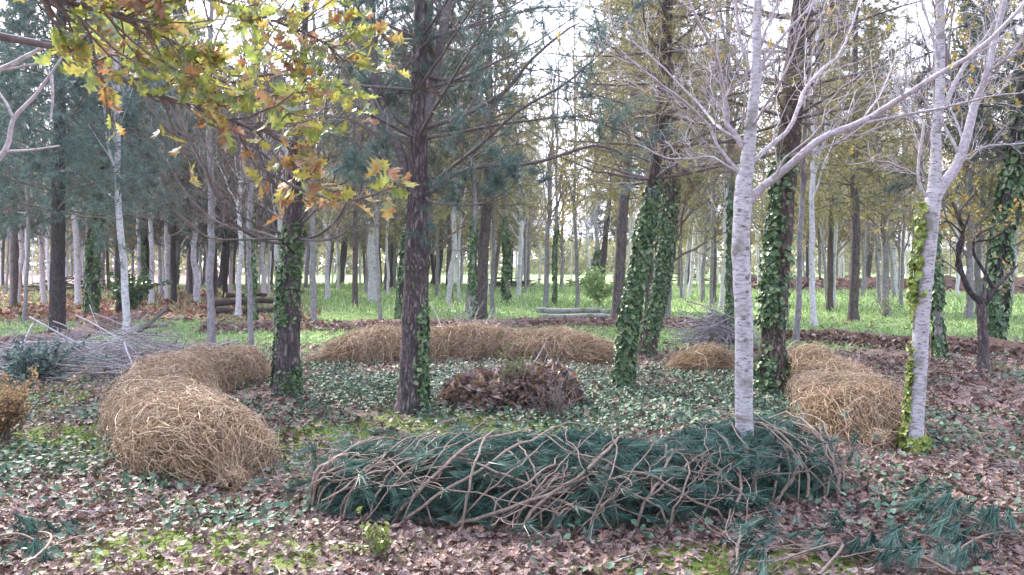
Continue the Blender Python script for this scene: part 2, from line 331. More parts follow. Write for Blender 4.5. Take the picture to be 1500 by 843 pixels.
def scatter(n, y0, y1, dens, seed, k=.74, pad=1.2):
    """n candidates uniform on the ground in view, kept with probability dens(x,y)"""
    r = np.random.default_rng(seed)
    y = np.sqrt(r.random(n)*(y1**2-y0**2)+y0**2); x = (r.random(n)*2-1)*(k*y+pad)
    keep = r.random(n) < dens(x, y); return x[keep], y[keep], r
def upN(n, r, t): a = r.normal(size=(n, 3))*t; a[:, 2] += 1; return nrm(a)
mb = MB()
lit = lambda x, y: np.clip(.25+.9*vn(x, y, .8, 31)+.35*(y < 6.5), 0, 1)*(1-.55*m_moss(x, y))*(1-.3*m_ivy(x, y))*(1-.7*m_grass(x, y))
for (n, y0, y1, tpl, s) in ((22000, 3.0, 7.5, OAK, .074), (30000, 3.0, 7.5, OVAL, .052), (34000, 7.5, 14, OAK_LO, .10), (12000, 14, 24, OVAL, .14)):
    x, y, r = scatter(n, y0, y1, lit, int(y0*10)+len(tpl[0]))
    z = gz(x, y)+r.random(len(x))*.028+.008
    D = r.normal(size=(len(x), 3)); mb.add(*leaves(np.stack([x, y, z], -1), upN(len(x), r, .38), D, s, tpl, .7, r))
tag(mb.build('fallen_leaves', M['fallen']), 'pinkish brown fallen oak leaves littering the forest floor', 'leaf litter', kind='stuff')
mb = MB()
for (n, y0, y1, s) in ((34000, 3.0, 8.5, .045), (80000, 8.5, 15, .05)):
    x, y, r = scatter(n, y0, y1, lambda x, y: m_ivy(x, y)*(1-.7*m_moss(x, y)), int(y0*10)+1)
    z = gz(x, y)+.02+r.random(len(x))*.07
    mb.add(*leaves(np.stack([x, y, z], -1), upN(len(x), r, .5), r.normal(size=(len(x), 3)), s, IVY if y0 < 5 else OVAL, .4, r))
tag(mb.build('ground_ivy', M['ivy_blue']), 'green ivy and low leafy plants carpeting the ground inside the ring of heaps', 'ground cover', kind='stuff')
x, y, r = scatter(3200, 3, 11, lambda x, y: .4+.6*vn(x, y, .9, 77), 67); z = gz(x, y)+.03; a_ = r.random(len(x))*6.283; l_ = .05+.22*r.random(len(x))**2; q = np.linspace(-.5, .5, 5)
Pt = np.stack([x[:, None]+np.cos(a_)[:, None]*l_[:, None]*q, y[:, None]+np.sin(a_)[:, None]*l_[:, None]*q, z[:, None]+0*q], -1)+np.cumsum(r.normal(size=(len(x), 5, 3))*.006, 1)
tag(MB().add(*tubes(Pt, .0022*(.6+r.random((len(x), 1)))*np.ones(5), 3, 0, r)).build('fallen_twigs', M['stick']), 'small broken twigs strewn through the leaf litter', 'twigs', kind='stuff')
def blades(x, y, r, h, wd, lean=.5):
    n = len(x); B = np.stack([x, y, gz(x, y)-.005], -1); d_ = r.normal(size=(n, 3))*lean; d_[:, 2] = 1; d_ = nrm(d_)
    hh = (h*(.5+r.random(n)))[:, None]; sd = nrm(np.cross(d_, r.normal(size=(n, 3))))*(wd[:, None] if hasattr(wd, 'shape') else wd)*.5
    bend = r.normal(size=(n, 3))*.25; bend[:, 2] = -abs(bend[:, 2])
    V = np.stack([B-sd, B+sd, B+d_*hh*.6+sd*.7, B+d_*hh*.6-sd*.7, B+d_*hh+bend*hh], 1).reshape(-1, 3)
    k = np.arange(n)[:, None]*5
    return V, [k+np.array([[0, 1, 2, 3]]), k+np.array([[3, 2, 4]])], np.repeat(r.random(n), 5)
mb = MB()
x, y, r = scatter(60000, 3, 13, lambda x, y: m_moss(x, y)*1.0, 61); mb.add(*blades(x, y, r, .03+.003*y, .006+.0009*y, .7))
x, y, r = scatter(26000, 3, 13, lambda x, y: .6*sst(.45, .7, vn(x, y, .6, 71)), 66); mb.add(*blades(x, y, r, .045+.003*y, .006+.0007*y, .8))
tag(mb.build('moss_and_short_grass', M['moss']), 'patches of bright moss and short grass between the fallen leaves', 'moss', kind='stuff')
mb = MB()
x, y, r = scatter(70000, 12, 26, m_grass, 62); mb.add(*blades(x, y, r, .09+.05*vn(x, y, 2, 3), .012+.0008*y, .6))
x, y, r = scatter(60000, 26, 60, m_grass, 63); mb.add(*blades(x, y, r, .16+.22*vn(x, y, 5, 6), .02+.001*y, .4))
x, y, r = scatter(5000, 4, 13, lambda x, y: sst(.5, .8, vn(x, y, .7, 41)), 64); mb.add(*blades(x, y, r, .09, .008, .5))
tag(mb.build('meadow_grass', M['grass']), 'bright green and pale grass of the clearing behind the heaps', 'grass', kind='stuff')
x, y, r = scatter(30000, 21, 60, m_red, 65)
tag(MB().add(*leaves(np.stack([x, y, gz(x, y)+.03], -1), upN(len(x), r, .5), r.normal(size=(len(x), 3)), .28, OVAL, .4, r)).build('red_leaf_carpet', M['fallen_red']),
    'carpet of reddish brown fallen leaves among the trunks at the far left', 'leaf litter', kind='stuff')
# soil ridges (windrows)
def ridge(pts, wd, h, seed, name, lf, n):
    r = np.random.default_rng(seed); P = curve([(a, b, 0) for a, b in pts], 90); T = nrm(np.gradient(P, axis=0)); S = np.cross(T, [0, 0, 1])
    u = np.linspace(-1, 1, 13); V = P[:, None]+S[:, None]*u[None, :, None]*wd
    hh = (1-u**2)[None]*h*(.45+1.1*vn(P[:, :1]+u, P[:, 1:2]+u*2, .7, seed))
    V[..., 2] = gz(V[..., 0], V[..., 1])+hh-.02
    k = (np.arange(89)[:, None]*13+np.arange(12)).ravel(); mesh_ = mesh(name, V.reshape(-1, 3), [np.stack([k, k+1, k+14, k+13], -1)], M['soil'], smooth=True)
    tag(mesh_, kind='structure')
    a = r.integers(0, 90, n); b_ = r.random(n)*2-1; C = P[a]+S[a]*b_[:, None]*wd*1.1+r.normal(size=(n, 3))*.06
    C[:, 2] = gz(C[:, 0], C[:, 1])+np.maximum(0, (1-b_**2))*h*(.5+.6*r.random(n))
    return leaves(C, rvec(n, r)+[0, 0, .8], r.normal(size=(n, 3)), lf, OVAL, .6, r)
mb = MB()
mb.add(*ridge([gp(300, 489), gp(420, 487), gp(600, 484), gp(760, 480), gp(960, 483), gp(1080, 488)], .6, .22, 1, 'soil_ridge', .11, 5200))
mb.add(*ridge([gp(1150, 498), gp(1260, 503), gp(1400, 513), gp(1560, 528), gp(1700, 540)], .42, .22, 2, 'soil_ridge', .11, 5200))
mb.add(*ridge([(14, 50), (22, 46), (34, 42), (46, 42)], 2.2, .75, 3, 'leaf_bank', .35, 5000))
mb.add(*ridge([(-12, 26), (-9.2, 16.2), (-10.5, 14.8)], .5, .2, 4, 'soil_ridge', .13, 800))
tag(mb.build('ridge_leaves', M['dead_leaf']), 'dark red-brown leaf debris lying along the low soil ridges behind the heaps', 'leaf litter', kind='stuff')

# ------------------------------------------------------------------ tree builders
def trunk_mesh(P, R, S=20, seed=0, amp=.05, knots=()):
    """P (K,3), R (K): one rough trunk with root flare"""
    r = np.random.default_rng(seed); K = len(P)
    T = nrm(np.gradient(P, axis=0)); U = nrm(np.cross(T, [0.3, 1, 0])); W = np.cross(T, U); a = np.arange(S)*2*np.pi/S
    z = P[:, 2]-P[0, 2]
    fl = 1+.42*np.exp(-z/.13)[:, None]*(1+.35*np.sin(a*5+r.random()*6)[None])
    nz = 1+amp*(2*vn(a[None]*1.9/1+3*np.cos(a)[None], z[:, None]*5, 1, seed)-1)+amp*.5*(r.random((K, S))-.5)
    kn = np.zeros(K)
    for k in knots: kn += .13*np.exp(-((z-k)/.035)**2)
    rr = (R[:, None])*fl*nz*(1+kn[:, None])
    V = P[:, None]+rr[..., None]*(U[:, None]*np.cos(a)[:, None]+W[:, None]*np.sin(a)[:, None])
    V[0, :, 2] -= .12
    i = np.arange(K-1)[:, None]*S; j = np.arange(S)
    q = np.stack([i+j, i+(j+1) % S, i+S+(j+1) % S, i+S+j], -1).reshape(-1, 4)
    return V.reshape(-1, 3), [q]
def ivy_on(P, R, n, z0, z1, size, seed, ang=None, awid=3.2, thick=.05, tpl=IVY, noise_s=.6):
    r = np.random.default_rng(seed); K = len(P); z = P[:, 2]-P[0, 2]
    zz = z0+(z1-z0)*r.random(n*2); k = np.clip(np.interp(zz, z, np.arange(K)), 0, K-1.01); i = k.astype(int); f = (k-i)[:, None]
    C = P[i]*(1-f)+P[i+1]*f; rad = np.interp(k, np.arange(K), R)*(1+.3*np.exp(-zz/.13))
    a = r.random(n*2)*2*np.pi if ang is None else ang+r.normal(size=n*2)*awid*.5
    keep = (vn(a*rad*2/.3, zz, noise_s, seed) > .36)|(r.random(n*2) < .12); 
    edge = np.clip((z1-zz)/(.45*(z1-z0))+(vn(a*2, zz, .3, seed+5)-.5), 0, 1); keep &= r.random(n*2) < .15+.85*edge
    ix = np.where(keep)[0][:n]; C = C[ix]; rad = rad[ix]; a = a[ix]
    N_ = np.stack([np.cos(a), np.sin(a), np.zeros(len(a))], -1)
    C = C+N_*(rad+.008+thick*r.random(len(a))**1.6)[:, None]
    D = r.normal(size=(len(a), 3))*.6; D[:, 2] -= .8
    return leaves(C, N_+r.normal(size=N_.shape)*.38+[0, 0, .35], D, size, tpl, .3, r, None, 1.15)
GONE = {}
def pixtrunk(pts, base, K=64, rs=None):
    """trunk polyline through photo points (px, py, width px) at the tree's own depth; base = (px,py) on the ground"""
    bx, by = gp(*base); P = [np.array((bx, by, float(gz(bx, by))))]; Rr = [pts[0][2]/FPX*by/2]
    for (px, py, wd) in pts[1:]: P.append(wp(px, py, by)); Rr.append(wd/FPX*by/2)
    C = curve(P, K); t = np.linspace(0, len(P)-1, K); return C, np.interp(t, np.arange(len(P)), Rr), np.array(P[0])
def extend(C, R, top, K2=20):
    """carry a trunk on above the frame to height top, tapering"""
    T = nrm(C[-1]-C[-6]); T = nrm(T*[.6, .6, 1]); n = max(0, top-C[-1, 2]); s = np.linspace(0, 1, K2+1)[1:, None]
    return np.vstack([C, C[-1]+T*s*n/max(T[2], .3)]), np.concatenate([R, R[-1]*(1-.8*s[:, 0])])
def limb_from(pts, r0, r1, dd, K=14):
    """pts (px,py[,depth])"""
    P = np.array([wp(p[0], p[1], p[2] if len(p) > 2 else dd) for p in pts]); C = curve(P, K)
    return C[None], np.linspace(1, 0, K)[None]**.8*(r0-r1)+r1

def scar(C, N_, s, parent, origin):
    """raised ring where a branch came off"""
    N_ = nrm(np.array(N_, float)); U = nrm(np.cross(N_, [0, 0, 1])); W = np.cross(N_, U); a = np.linspace(0, 2*np.pi, 12, endpoint=False)
    rings = [(1.3, -.25), (1.12, .22), (.75, .32), (.5, .12), (.05, .06)]
    V = np.concatenate([C+s*(r_*(U*np.cos(a)[:, None]*.85+W*np.sin(a)[:, None]*.75)+N_*h) for r_, h in rings])
    F = [[k*12+j, k*12+(j+1) % 12, k*12+12+(j+1) % 12, k*12+12+j] for k in range(4) for j in range(12)]
    mesh('branch_scar', V, [np.array(F)], M['scar'], parent, smooth=True, local=origin)

def near_tree(name, label, base, pts, bark, limbs=(), top=9, knots=(), limb_mat='limb_bark', limb_r=.03, seed=1, sides=22, cat='tree', amp=.05, K=80):
    C, R, O = pixtrunk(pts, base, K); C, R = extend(C, R, top)
    r = np.random.default_rng(seed)
    C = C+np.cumsum(r.normal(size=C.shape)*[.0022, .0022, 0], axis=0)*np.linspace(0, 1, len(C))[:, None]**.3
    root = empty(name, O, label, cat)
    V, F = trunk_mesh(C, R, sides, seed, amp, knots); mesh('trunk', V, F, M[bark], root, smooth=True, local=O)
    Ls = []
    for l in limbs:
        r0 = l[1] if len(l) > 1 else limb_r; P_, R_ = limb_from(l[0], r0, max(.003, r0*(l[2] if len(l) > 2 else .22)), O[1], 18)
        P_ = P_+np.cumsum(r.normal(size=P_.shape)*.006, axis=1)*np.linspace(0, 1, 18)[None, :, None]; Ls.append((P_, R_))
        V, F, rn = tubes(P_, R_, 9, .05, r); mesh('limb', V, F, M[limb_mat], root, smooth=True, local=O)
    return root, O, C, R, Ls, r
def crown_on(Ls, root, O, r, twig_mat, needle_mat, n2=7, n3=5, tufts=4, nn=14, nl=.13, nw=.006, up=.15, l2=.42, l3=.5, cover=1., t0=.2, sides=4, drop=.1, ang=.9, rs2=.5):
    P = np.concatenate([l[0] for l in Ls]); R = np.concatenate([l[1] for l in Ls])
    P2, R2 = grow(P, R, n2, t0, 1, l2, ang, up, .35, 8, rs2, .03, .8, .4, r); R2 = np.maximum(R2, .0024 if needle_mat is None else .0035)
    P3, R3 = grow(P2, R2, n3, .15, 1, l3, .8, up, .3, 6, .6, .03, .8, .3, r); R3 = np.maximum(R3, .0013 if needle_mat is None else .0022)
    mb = MB(); mb.add(*tubes(P2, R2, sides, 0, r)); mb.add(*tubes(P3, R3, 3, 0, r)); mb.build('twigs', M[twig_mat], root, local=O)
    if needle_mat:
        P3 = P3[r.random(len(P3)) < cover]; C, D = along(P3, tufts, .35, r)
        C2, D2 = along(P2[r.random(len(P2)) < cover*.5], 2, .6, r); C = np.concatenate([C, C2]); D = np.concatenate([D, D2])
        V, F, rn = needles(C, D, nn, nl, nw, .75, drop, r); mesh('needles', V, F, M[needle_mat], root, rn, local=O)
    return P2, P3
def whorls(C, R, z0, z1, dz, n, L0, L1, up, r, K=10, rs=.3):
    """limbs in whorls round a trunk"""
    z = C[:, 2]-C[0, 2]; out = []; Rr = []
    for zz in np.arange(z0, z1, dz):
        k = np.interp(zz, z, np.arange(len(z))); i = min(int(k), len(C)-2); c = C[i]+(C[i+1]-C[i])*(k-i); rad = np.interp(k, np.arange(len(R)), R)
        for j in range(n):
            a = r.random()*.8+j*2*np.pi/n+zz*2; L = (L0+(L1-L0)*(zz-z0)/(z1-z0))*(.7+.5*r.random()); s = np.linspace(0, 1, K)[:, None]
            d_ = np.array((math.cos(a), math.sin(a), up+.25*r.normal()*.6)); bend = np.array((r.normal()*.15, r.normal()*.15, r.normal()*.15+up*.5))
            out.append(c+d_*L*s+bend*L*s**2+np.cumsum(r.normal(size=(K, 3))*.012*L, 0)*s); Rr.append(min(.024, max(.009, rad*rs*.8))*(1-.8*s[:, 0]))
    return np.array(out), np.array(Rr)
def limbs_obj(P, R, root, O, mat, each=True, sides=7, r=None):
    if each:
        for k in range(len(P)):
            V, F, _ = tubes(P[k:k+1], R[k:k+1], sides, .04, r); mesh('limb', V, F, M[mat], root, smooth=True, local=O)
    else:
        V, F, rn = tubes(P, R, sides, 0, r); mesh('limbs', V, F, M[mat], root, rn, smooth=True, local=O)

# --- centre pine
D1 = FPX*H/(600-HY)
root, O, C, R, Ls, r = near_tree('pine_tree', 'tall ringed reddish pine with ivy up its right side, left of the brown leaf heap', (604, 600),
    [(604, 600, 40), (607, 500, 38), (610, 400, 36), (611, 290, 33), (611, 190, 27), (612, 100, 21), (616, 0, 19)], 'pine_bark', [
    ([(616, 200), (628, 150), (634, 100, D1+.1), (640, 60), (655, -20)], .072, .6),
    ([(600, 280), (585, 220), (568, 190), (552, 140), (550, 60), (549, -30)], .055, .5),
    ([(606, 190), (580, 170), (556, 128), (525, 100), (500, 40, D1-.3)], .03),
    ([(624, 288), (660, 260), (700, 245, D1-.4), (780, 240, D1-.7), (860, 216, D1-.9), (895, 218, D1-1), (920, 232, D1-1)], .028),
    ([(624, 286), (650, 255), (700, 215, D1-.5), (760, 160, D1-.8), (830, 115, D1-1), (890, 60, D1-1.2)], .026),
    ([(622, 188), (680, 168, D1-.2), (740, 135, D1-.4), (790, 80, D1-.5), (850, 35, D1-.6)], .032),
    ([(604, 240), (575, 250), (540, 255, D1-.4), (500, 250, D1-.7)], .015),
    ([(616, 110), (660, 118), (700, 112, D1+.2), (740, 60, D1+.3)], .022),
    ([(622, 60), (690, 40, D1+.3), (780, 15, D1+.5), (850, 10, D1+.6)], .02),
    ([(602, 270), (560, 235, D1+.4), (500, 205, D1+.8), (440, 190, D1+1)], .02),
    ([(610, 100), (570, 60), (530, 20), (480, -10)], .022),
    ([(618, 285), (640, 300, D1-.3), (700, 300, D1-.7), (750, 270, D1-1)], .014)], top=10, knots=(.62, 1.02, 1.63, 2.38, 2.45), seed=11)
P, Rw = whorls(C, R, 3.0, 9.5, .55, 5, 2.0, .6, .25, r); limbs_obj(P, Rw, root, O, 'limb_bark', False, r=r); Ls += [(P[:, ::1], Rw)] if P.shape[1] == 18 else []
crown_on(Ls, root, O, r, 'twig', 'needle_blue', 9, 6, 4, 13, .15, .0048, .12, .34, .45, .85, drop=.05)
P2, R2 = grow(P, Rw, 7, .2, 1, .4, .9, .1, .3, 6, .5, rg=r); V, F, rn = tubes(P2, np.maximum(R2, .004), 3, 0, r); mesh('twigs', V, F, M['twig'], root, rn, local=O)
Cc, Dd = along(P2, 4, .35, r); V, F, rn = needles(Cc, Dd, 10, .14, .006, .7, .05, r); mesh('needles', V, F, M['needle_blue'], root, rn, local=O)
V, F, rn = ivy_on(C, R, 800, .1, 1.25, .042, 3, ang=-.3, awid=.8, thick=.025, noise_s=.25); mesh('ivy', V, F, M['ivy'], root, rn, local=O)

# --- left pine with ivy
D2 = FPX*H/(582-HY)
root, O, C, R, Ls, r = near_tree('pine_tree', 'ivy-dressed pine with bare upswept branches, left of the centre pine', (419, 582),
    [(419, 582, 36), (421, 500, 35), (424, 400, 32), (428, 300, 26), (432, 220, 18), (440, 120, 12), (446, 20, 9)], 'pine_bark', [
    ([(418, 358), (385, 352), (350, 335, D2-.4), (322, 300, D2-.6), (300, 250, D2-.7), (270, 200, D2-.9)], .024),
    ([(416, 356), (400, 330), (385, 295), (372, 240), (360, 180), (330, 100)], .02),
    ([(418, 355), (380, 340, D2+.3), (330, 330, D2+.7), (280, 290, D2+1), (235, 210, D2+1.2)], .02),
    ([(434, 352), (465, 345), (495, 318, D2-.3), (515, 270, D2-.5), (525, 215, D2-.5), (535, 160, D2-.5)], .021),
    ([(432, 345), (450, 320), (480, 290), (495, 240), (510, 170)], .017),
    ([(434, 305), (470, 280, D2+.2), (520, 260, D2+.5), (560, 210, D2+.7)], .015),
    ([(424, 305), (400, 270), (380, 262, D2-.3), (340, 268, D2-.7), (320, 220, D2-.9)], .016),
    ([(424, 300), (390, 250, D2-.2), (372, 200, D2-.4), (345, 150, D2-.4), (320, 80)], .017),
    ([(434, 260), (460, 210), (480, 150), (500, 70)], .016),
    ([(430, 250), (400, 200), (385, 150), (370, 60)], .015),
    ([(417, 352), (395, 350, D2-.6), (350, 352, D2-1.1), (300, 345, D2-1.5), (250, 300, D2-1.7)], .016),
    ([(417, 345), (360, 320, D2-.2), (310, 270, D2-.2), (285, 215, D2-.2), (250, 150, D2-.2)], .015),
    ([(434, 350), (470, 352, D2-.6), (505, 340, D2-1.0), (535, 300, D2-1.2)], .014),
    ([(418, 325), (380, 300, D2+.4), (330, 280, D2+.8), (290, 230, D2+1.1)], .014),
    ([(434, 330), (455, 300, D2-.4), (470, 250, D2-.6), (468, 180, D2-.7)], .013),
    ([(420, 290), (400, 240, D2-.5), (360, 210, D2-.9), (310, 180, D2-1.2)], .012)], top=7.5, knots=(.4, .95, 1.55), seed=12)
P, Rw = whorls(C, R, 3.0, 7.2, .5, 4, 1.5, .5, .45, r); limbs_obj(P, Rw, root, O, 'limb_bark', False, r=r)
crown_on(Ls, root, O, r, 'twig', 'needle_brown', 12, 6, 3, 8, .09, .004, .3, .36, .45, .3)
P2, R2 = grow(P, Rw, 6, .2, 1, .4, .9, .2, .3, 6, .5, rg=r); V, F, rn = tubes(P2, np.maximum(R2, .004), 3, 0, r); mesh('twigs', V, F, M['twig'], root, rn, local=O)
Cc, Dd = along(P2, 4, .3, r); V, F, rn = needles(Cc, Dd, 9, .11, .006, .8, .05, r); mesh('needles', V, F, M['needle_blue'], root, rn, local=O)
mb = MB(); mb.add(*ivy_on(C, R, 420, .0, .35, .042, 5, ang=-.4, awid=1.6, thick=.02)); mb.add(*ivy_on(C, R, 620, .85, 1.55, .042, 6, ang=-2.0, awid=1.3, thick=.03)); mb.add(*ivy_on(C, R, 520, 1.4, 2.1, .045, 7, thick=.04)); mb.add(*ivy_on(C, R, 420, .1, 1.2, .04, 8, ang=-2.9, awid=.7, thick=.02))
mb.build('ivy', M['ivy'], root, local=O)

# --- leaning ivy-clad pair, crowns merging
def lean_pine(label, base, pts, knots, seed, ivz, ivn, nleaf, mat='pine_bark_red', crown='needle_olive', top=11, cz=3.3):
    root, O, C, R, Ls, r = near_tree('pine_tree', label, base, pts, mat, (), top=top, knots=knots, seed=seed)
    P, Rw = whorls(C, R, cz, top-.5, .42, 6, 1.9, .7, .12, r); limbs_obj(P, Rw, root, O, 'limb_bark', False, r=r)
    P2, R2 = grow(P, Rw, 9, .12, 1, .42, .95, .02, .3, 7, .5, rg=r); V, F, rn = tubes(P2, np.maximum(R2, .0035), 3, 0, r); mesh('twigs', V, F, M['twig'], root, rn, local=O)
    Cc, Dd = along(P2, nleaf, .15, r); V, F, rn = needles(Cc, Dd, 10, .12, .007, .85, .1, r); mesh('needles', V, F, M[crown], root, rn, local=O)
    mb = MB(); mb.add(*ivy_on(C, R, ivn, .03, ivz, .042, seed+1, thick=.022)); mb.add(*ivy_on(C, R, ivn//4, .5, ivz*.9, .055, seed+2, ang=-2.5, awid=1.6, thick=.05)); mb.build('ivy', M['ivy'], root, local=O)
    return root, O, C, R
lean_pine('leaning pine wrapped in glossy ivy, the nearer trunk of the leaning pair right of centre', (911, 570),
    [(909, 570, 27), (922, 470, 25), (938, 380, 23), (955, 290, 22), (968, 200, 22), (974, 100, 19), (980, 0, 17)], (1.1, 1.9), 21, 2.7, 5200, 5, cz=2.7)
lean_pine('leaning pine wrapped in ivy, the farther trunk of the leaning pair, behind the nearer one', (946, 520),
    [(950, 520, 24), (964, 440, 24), (976, 360, 24), (981, 280, 24), (980, 200, 24), (975, 100, 22), (972, 0, 18)], (1.1, 2.2), 24, 3.1, 4200, 5, cz=3.3)
root, O, C, R = lean_pine('stout reddish pine with ivy up its left side, just right of the tall pale birch', (1130, 577),
    [(1130, 577, 38), (1134, 480, 35), (1140, 400, 33), (1150, 280, 30), (1157, 200, 32), (1166, 100, 29), (1177, 0, 26)], (.5, 1.0, 2.6, 3.2), 27, 2.9, 260, 3, cz=3.4)
mb = MB(); mb.add(*ivy_on(C, R, 1300, .0, .5, .055, 71, thick=.06)); mb.add(*ivy_on(C, R, 1500, .85, 2.95, .058, 72, ang=-2.5, awid=1.25, thick=.09)); mb.build('ivy_mat', M['ivy'], root, local=O)

# --- dark pine far left
root, O, C, R, Ls, r = near_tree('pine_tree', 'dark-trunked pine with dense blue-green crown at the far left behind the stick pile', (84, 492),
    [(84, 492, 22), (85, 400, 20), (86, 300, 18), (88, 150, 15), (90, 0, 11)], 'dark_bark', (), top=11, knots=(.4, 1.0, 1.8, 2.4), seed=31)
P, Rw = whorls(C, R, 2.8, 10.6, .42, 6, 2.7, .9, .1, r); limbs_obj(P, Rw, root, O, 'limb_bark', False, r=r)
P2, R2 = grow(P, Rw, 11, .15, 1, .38, .95, 0, .3, 6, .5, rg=r); V, F, rn = tubes(P2, np.maximum(R2, .005), 3, 0, r); mesh('twigs', V, F, M['twig'], root, rn, local=O)
Cc, Dd = along(P2, 8, .15, r); V, F, rn = needles(Cc, Dd, 11, .19, .012, .9, .15, r); mesh('needles', V, F, M['needle_blue'], root, rn, local=O)

# --- pale birches in front
DB = FPX*H/(706-HY)
root, O, C, R, Ls, r = near_tree('birch_tree', 'tall pale-barked birch rising straight out of the green pine heap', (1090, 706),
    [(1090, 706, 25), (1090, 600, 25.5), (1090, 480, 26.5), (1087, 380, 26), (1089, 290, 25), (1093, 240, 20), (1100, 150, 16), (1103, 60, 13), (1108, -40, 11)], 'birch_bark', [
    ([(1094, 300), (1112, 278), (1140, 258, DB-.1), (1180, 222, DB-.2), (1210, 200, DB-.25), (1262, 180, DB-.3), (1310, 152, DB-.4), (1370, 112, DB-.5), (1440, 70, DB-.6), (1500, 10, DB-.7), (1530, -40, DB-.7)], .033),
    ([(1262, 181, DB-.3), (1330, 168, DB-.4), (1390, 158, DB-.6), (1450, 143, DB-.7), (1520, 138, DB-.8)], .012),
    ([(1098, 245), (1120, 220), (1155, 190), (1168, 160), (1178, 130, DB+.1), (1205, 100, DB+.2), (1240, 65, DB+.3), (1262, 0, DB+.4), (1275, -50, DB+.4)], .019),
    ([(1090, 262), (1072, 240), (1052, 212), (1040, 180), (1005, 145, DB-.2), (975, 120, DB-.3), (935, 85, DB-.5), (885, 40, DB-.6)], .016),
    ([(1088, 215), (1075, 195), (1062, 180), (1056, 130), (1040, 75, DB-.2), (1010, 25, DB-.3), (985, -20, DB-.3)], .024),
    ([(1085, 255), (1060, 240), (1040, 230, DB+.1), (1005, 234, DB+.2), (975, 232, DB+.3), (930, 212, DB+.4)], .009),
    ([(1086, 208), (1060, 192), (1040, 175, DB+.2), (1010, 140, DB+.4), (960, 90, DB+.5), (925, 60, DB+.6)], .014),
    ([(1104, 155), (1112, 125), (1118, 95), (1150, 50, DB-.1), (1185, 10, DB-.2), (1200, -30)], .017),
    ([(1104, 110), (1115, 60), (1125, 20), (1140, -30)], .014),
    ([(1096, 100), (1082, 50), (1075, 0), (1068, -40)], .016),
    ([(1100, 190), (1125, 150, DB-.3), (1150, 110, DB-.5), (1170, 50, DB-.6), (1195, -20, DB-.7)], .011),
    ([(1088, 190), (1092, 120, DB-.3), (1094, 70, DB-.4), (1080, 10, DB-.5)], .008)], top=7, limb_mat='birch_limb', seed=41, amp=.035, K=110)
for (px, py, a, s) in ((1078, 375, -2.6, .022), (1094, 405, -1.2, .018), (1097, 365, -1.0, .02), (1091, 500, -1.7, .016), (1086, 470, -1.9, .014), (1094, 430, -1.3, .014), (1089, 545, -1.6, .014), (1080, 310, -2.2, .016)):
    z = H-(py-HY)/FPX*O[1]; k = int(np.argmin(abs(C[:, 2]-z))); N_ = np.array((math.cos(a), math.sin(a), .1)); scar(C[k]+N_*R[k]*.98, N_, s, [c for c in root.children if c.name.startswith('trunk')][0], O)
P2, P3 = crown_on(Ls, root, O, r, 'birch_limb', None, 11, 9, up=.14, l2=.33, l3=.55, t0=.15, ang=.6, rs2=.36)
Cc, Dd = along(P3[r.random(len(P3)) < .09], 1, .8, r); n = len(Cc)
V, F, rn = leaves(Cc-[0, 0, .02], rvec(n, r), Dd*.4+[0, 0, -1.], .055, OAK_LO, .6, r); mesh('last_leaves', V, F, M['yellow_leaf'], root, rn, local=O)

DB2 = FPX*H/(660-HY)
root, O, C, R, Ls, r = near_tree('birch_tree', 'pale forked birch at the right with a yellow-green ivy strip and leafy base', (1337, 660),
    [(1337, 660, 22), (1345, 560, 22), (1349, 470, 22), (1357, 380, 22), (1365, 300, 22), (1368, 265, 18), (1372, 200, 14), (1378, 120, 13), (1376, 0, 10)], 'birch_bark', [
    ([(1370, 290), (1388, 262), (1403, 240), (1420, 190), (1432, 150), (1448, 110, DB2-.1), (1460, 60, DB2-.1), (1475, 0, DB2-.2), (1480, -40, DB2-.2)], .05),
    ([(1384, 155), (1405, 110), (1425, 75), (1455, 35), (1470, -30)], .024),
    ([(1404, 240), (1425, 222), (1455, 210, DB2-.2), (1500, 207, DB2-.3), (1540, 195, DB2-.4)], .010),
    ([(1358, 290), (1345, 262), (1347, 220), (1350, 180), (1325, 160, DB2+.2), (1312, 125, DB2+.2), (1350, 70, DB2+.2), (1378, 0, DB2+.2)], .014),
    ([(1352, 262), (1330, 250), (1300, 235, DB2-.1), (1270, 225, DB2-.2)], .007),
    ([(1440, 110), (1470, 90, DB2-.3), (1520, 40, DB2-.4)], .015),
    ([(1376, 100), (1365, 40), (1350, -30)], .014)], top=6.5, limb_mat='birch_limb', seed=42, amp=.04, K=110)
P2, P3 = crown_on(Ls, root, O, r, 'birch_limb', None, 11, 9, up=.14, l2=.33, l3=.55, t0=.15, ang=.6, rs2=.36)
Cc, Dd = along(P3[r.random(len(P3)) < .10], 1, .8, r); n = len(Cc)
V, F, rn = leaves(Cc-[0, 0, .02], rvec(n, r), Dd*.4+[0, 0, -1.], .06, OAK_LO, .6, r); mesh('last_leaves', V, F, M['yellow_leaf'], root, rn, local=O)
mb = MB(); mb.add(*ivy_on(C, R, 240, 0, .13, .05, 43, thick=.05)); mb.add(*ivy_on(C, R, 330, 1.2, 2.15, .05, 44, ang=3.0, awid=.8, thick=.06)); mb.add(*ivy_on(C, R, 300, .1, 1.2, .045, 45, ang=3.1, awid=.5, thick=.03))
mb.build('ivy', M['ivy_yellow'], root, local=O)

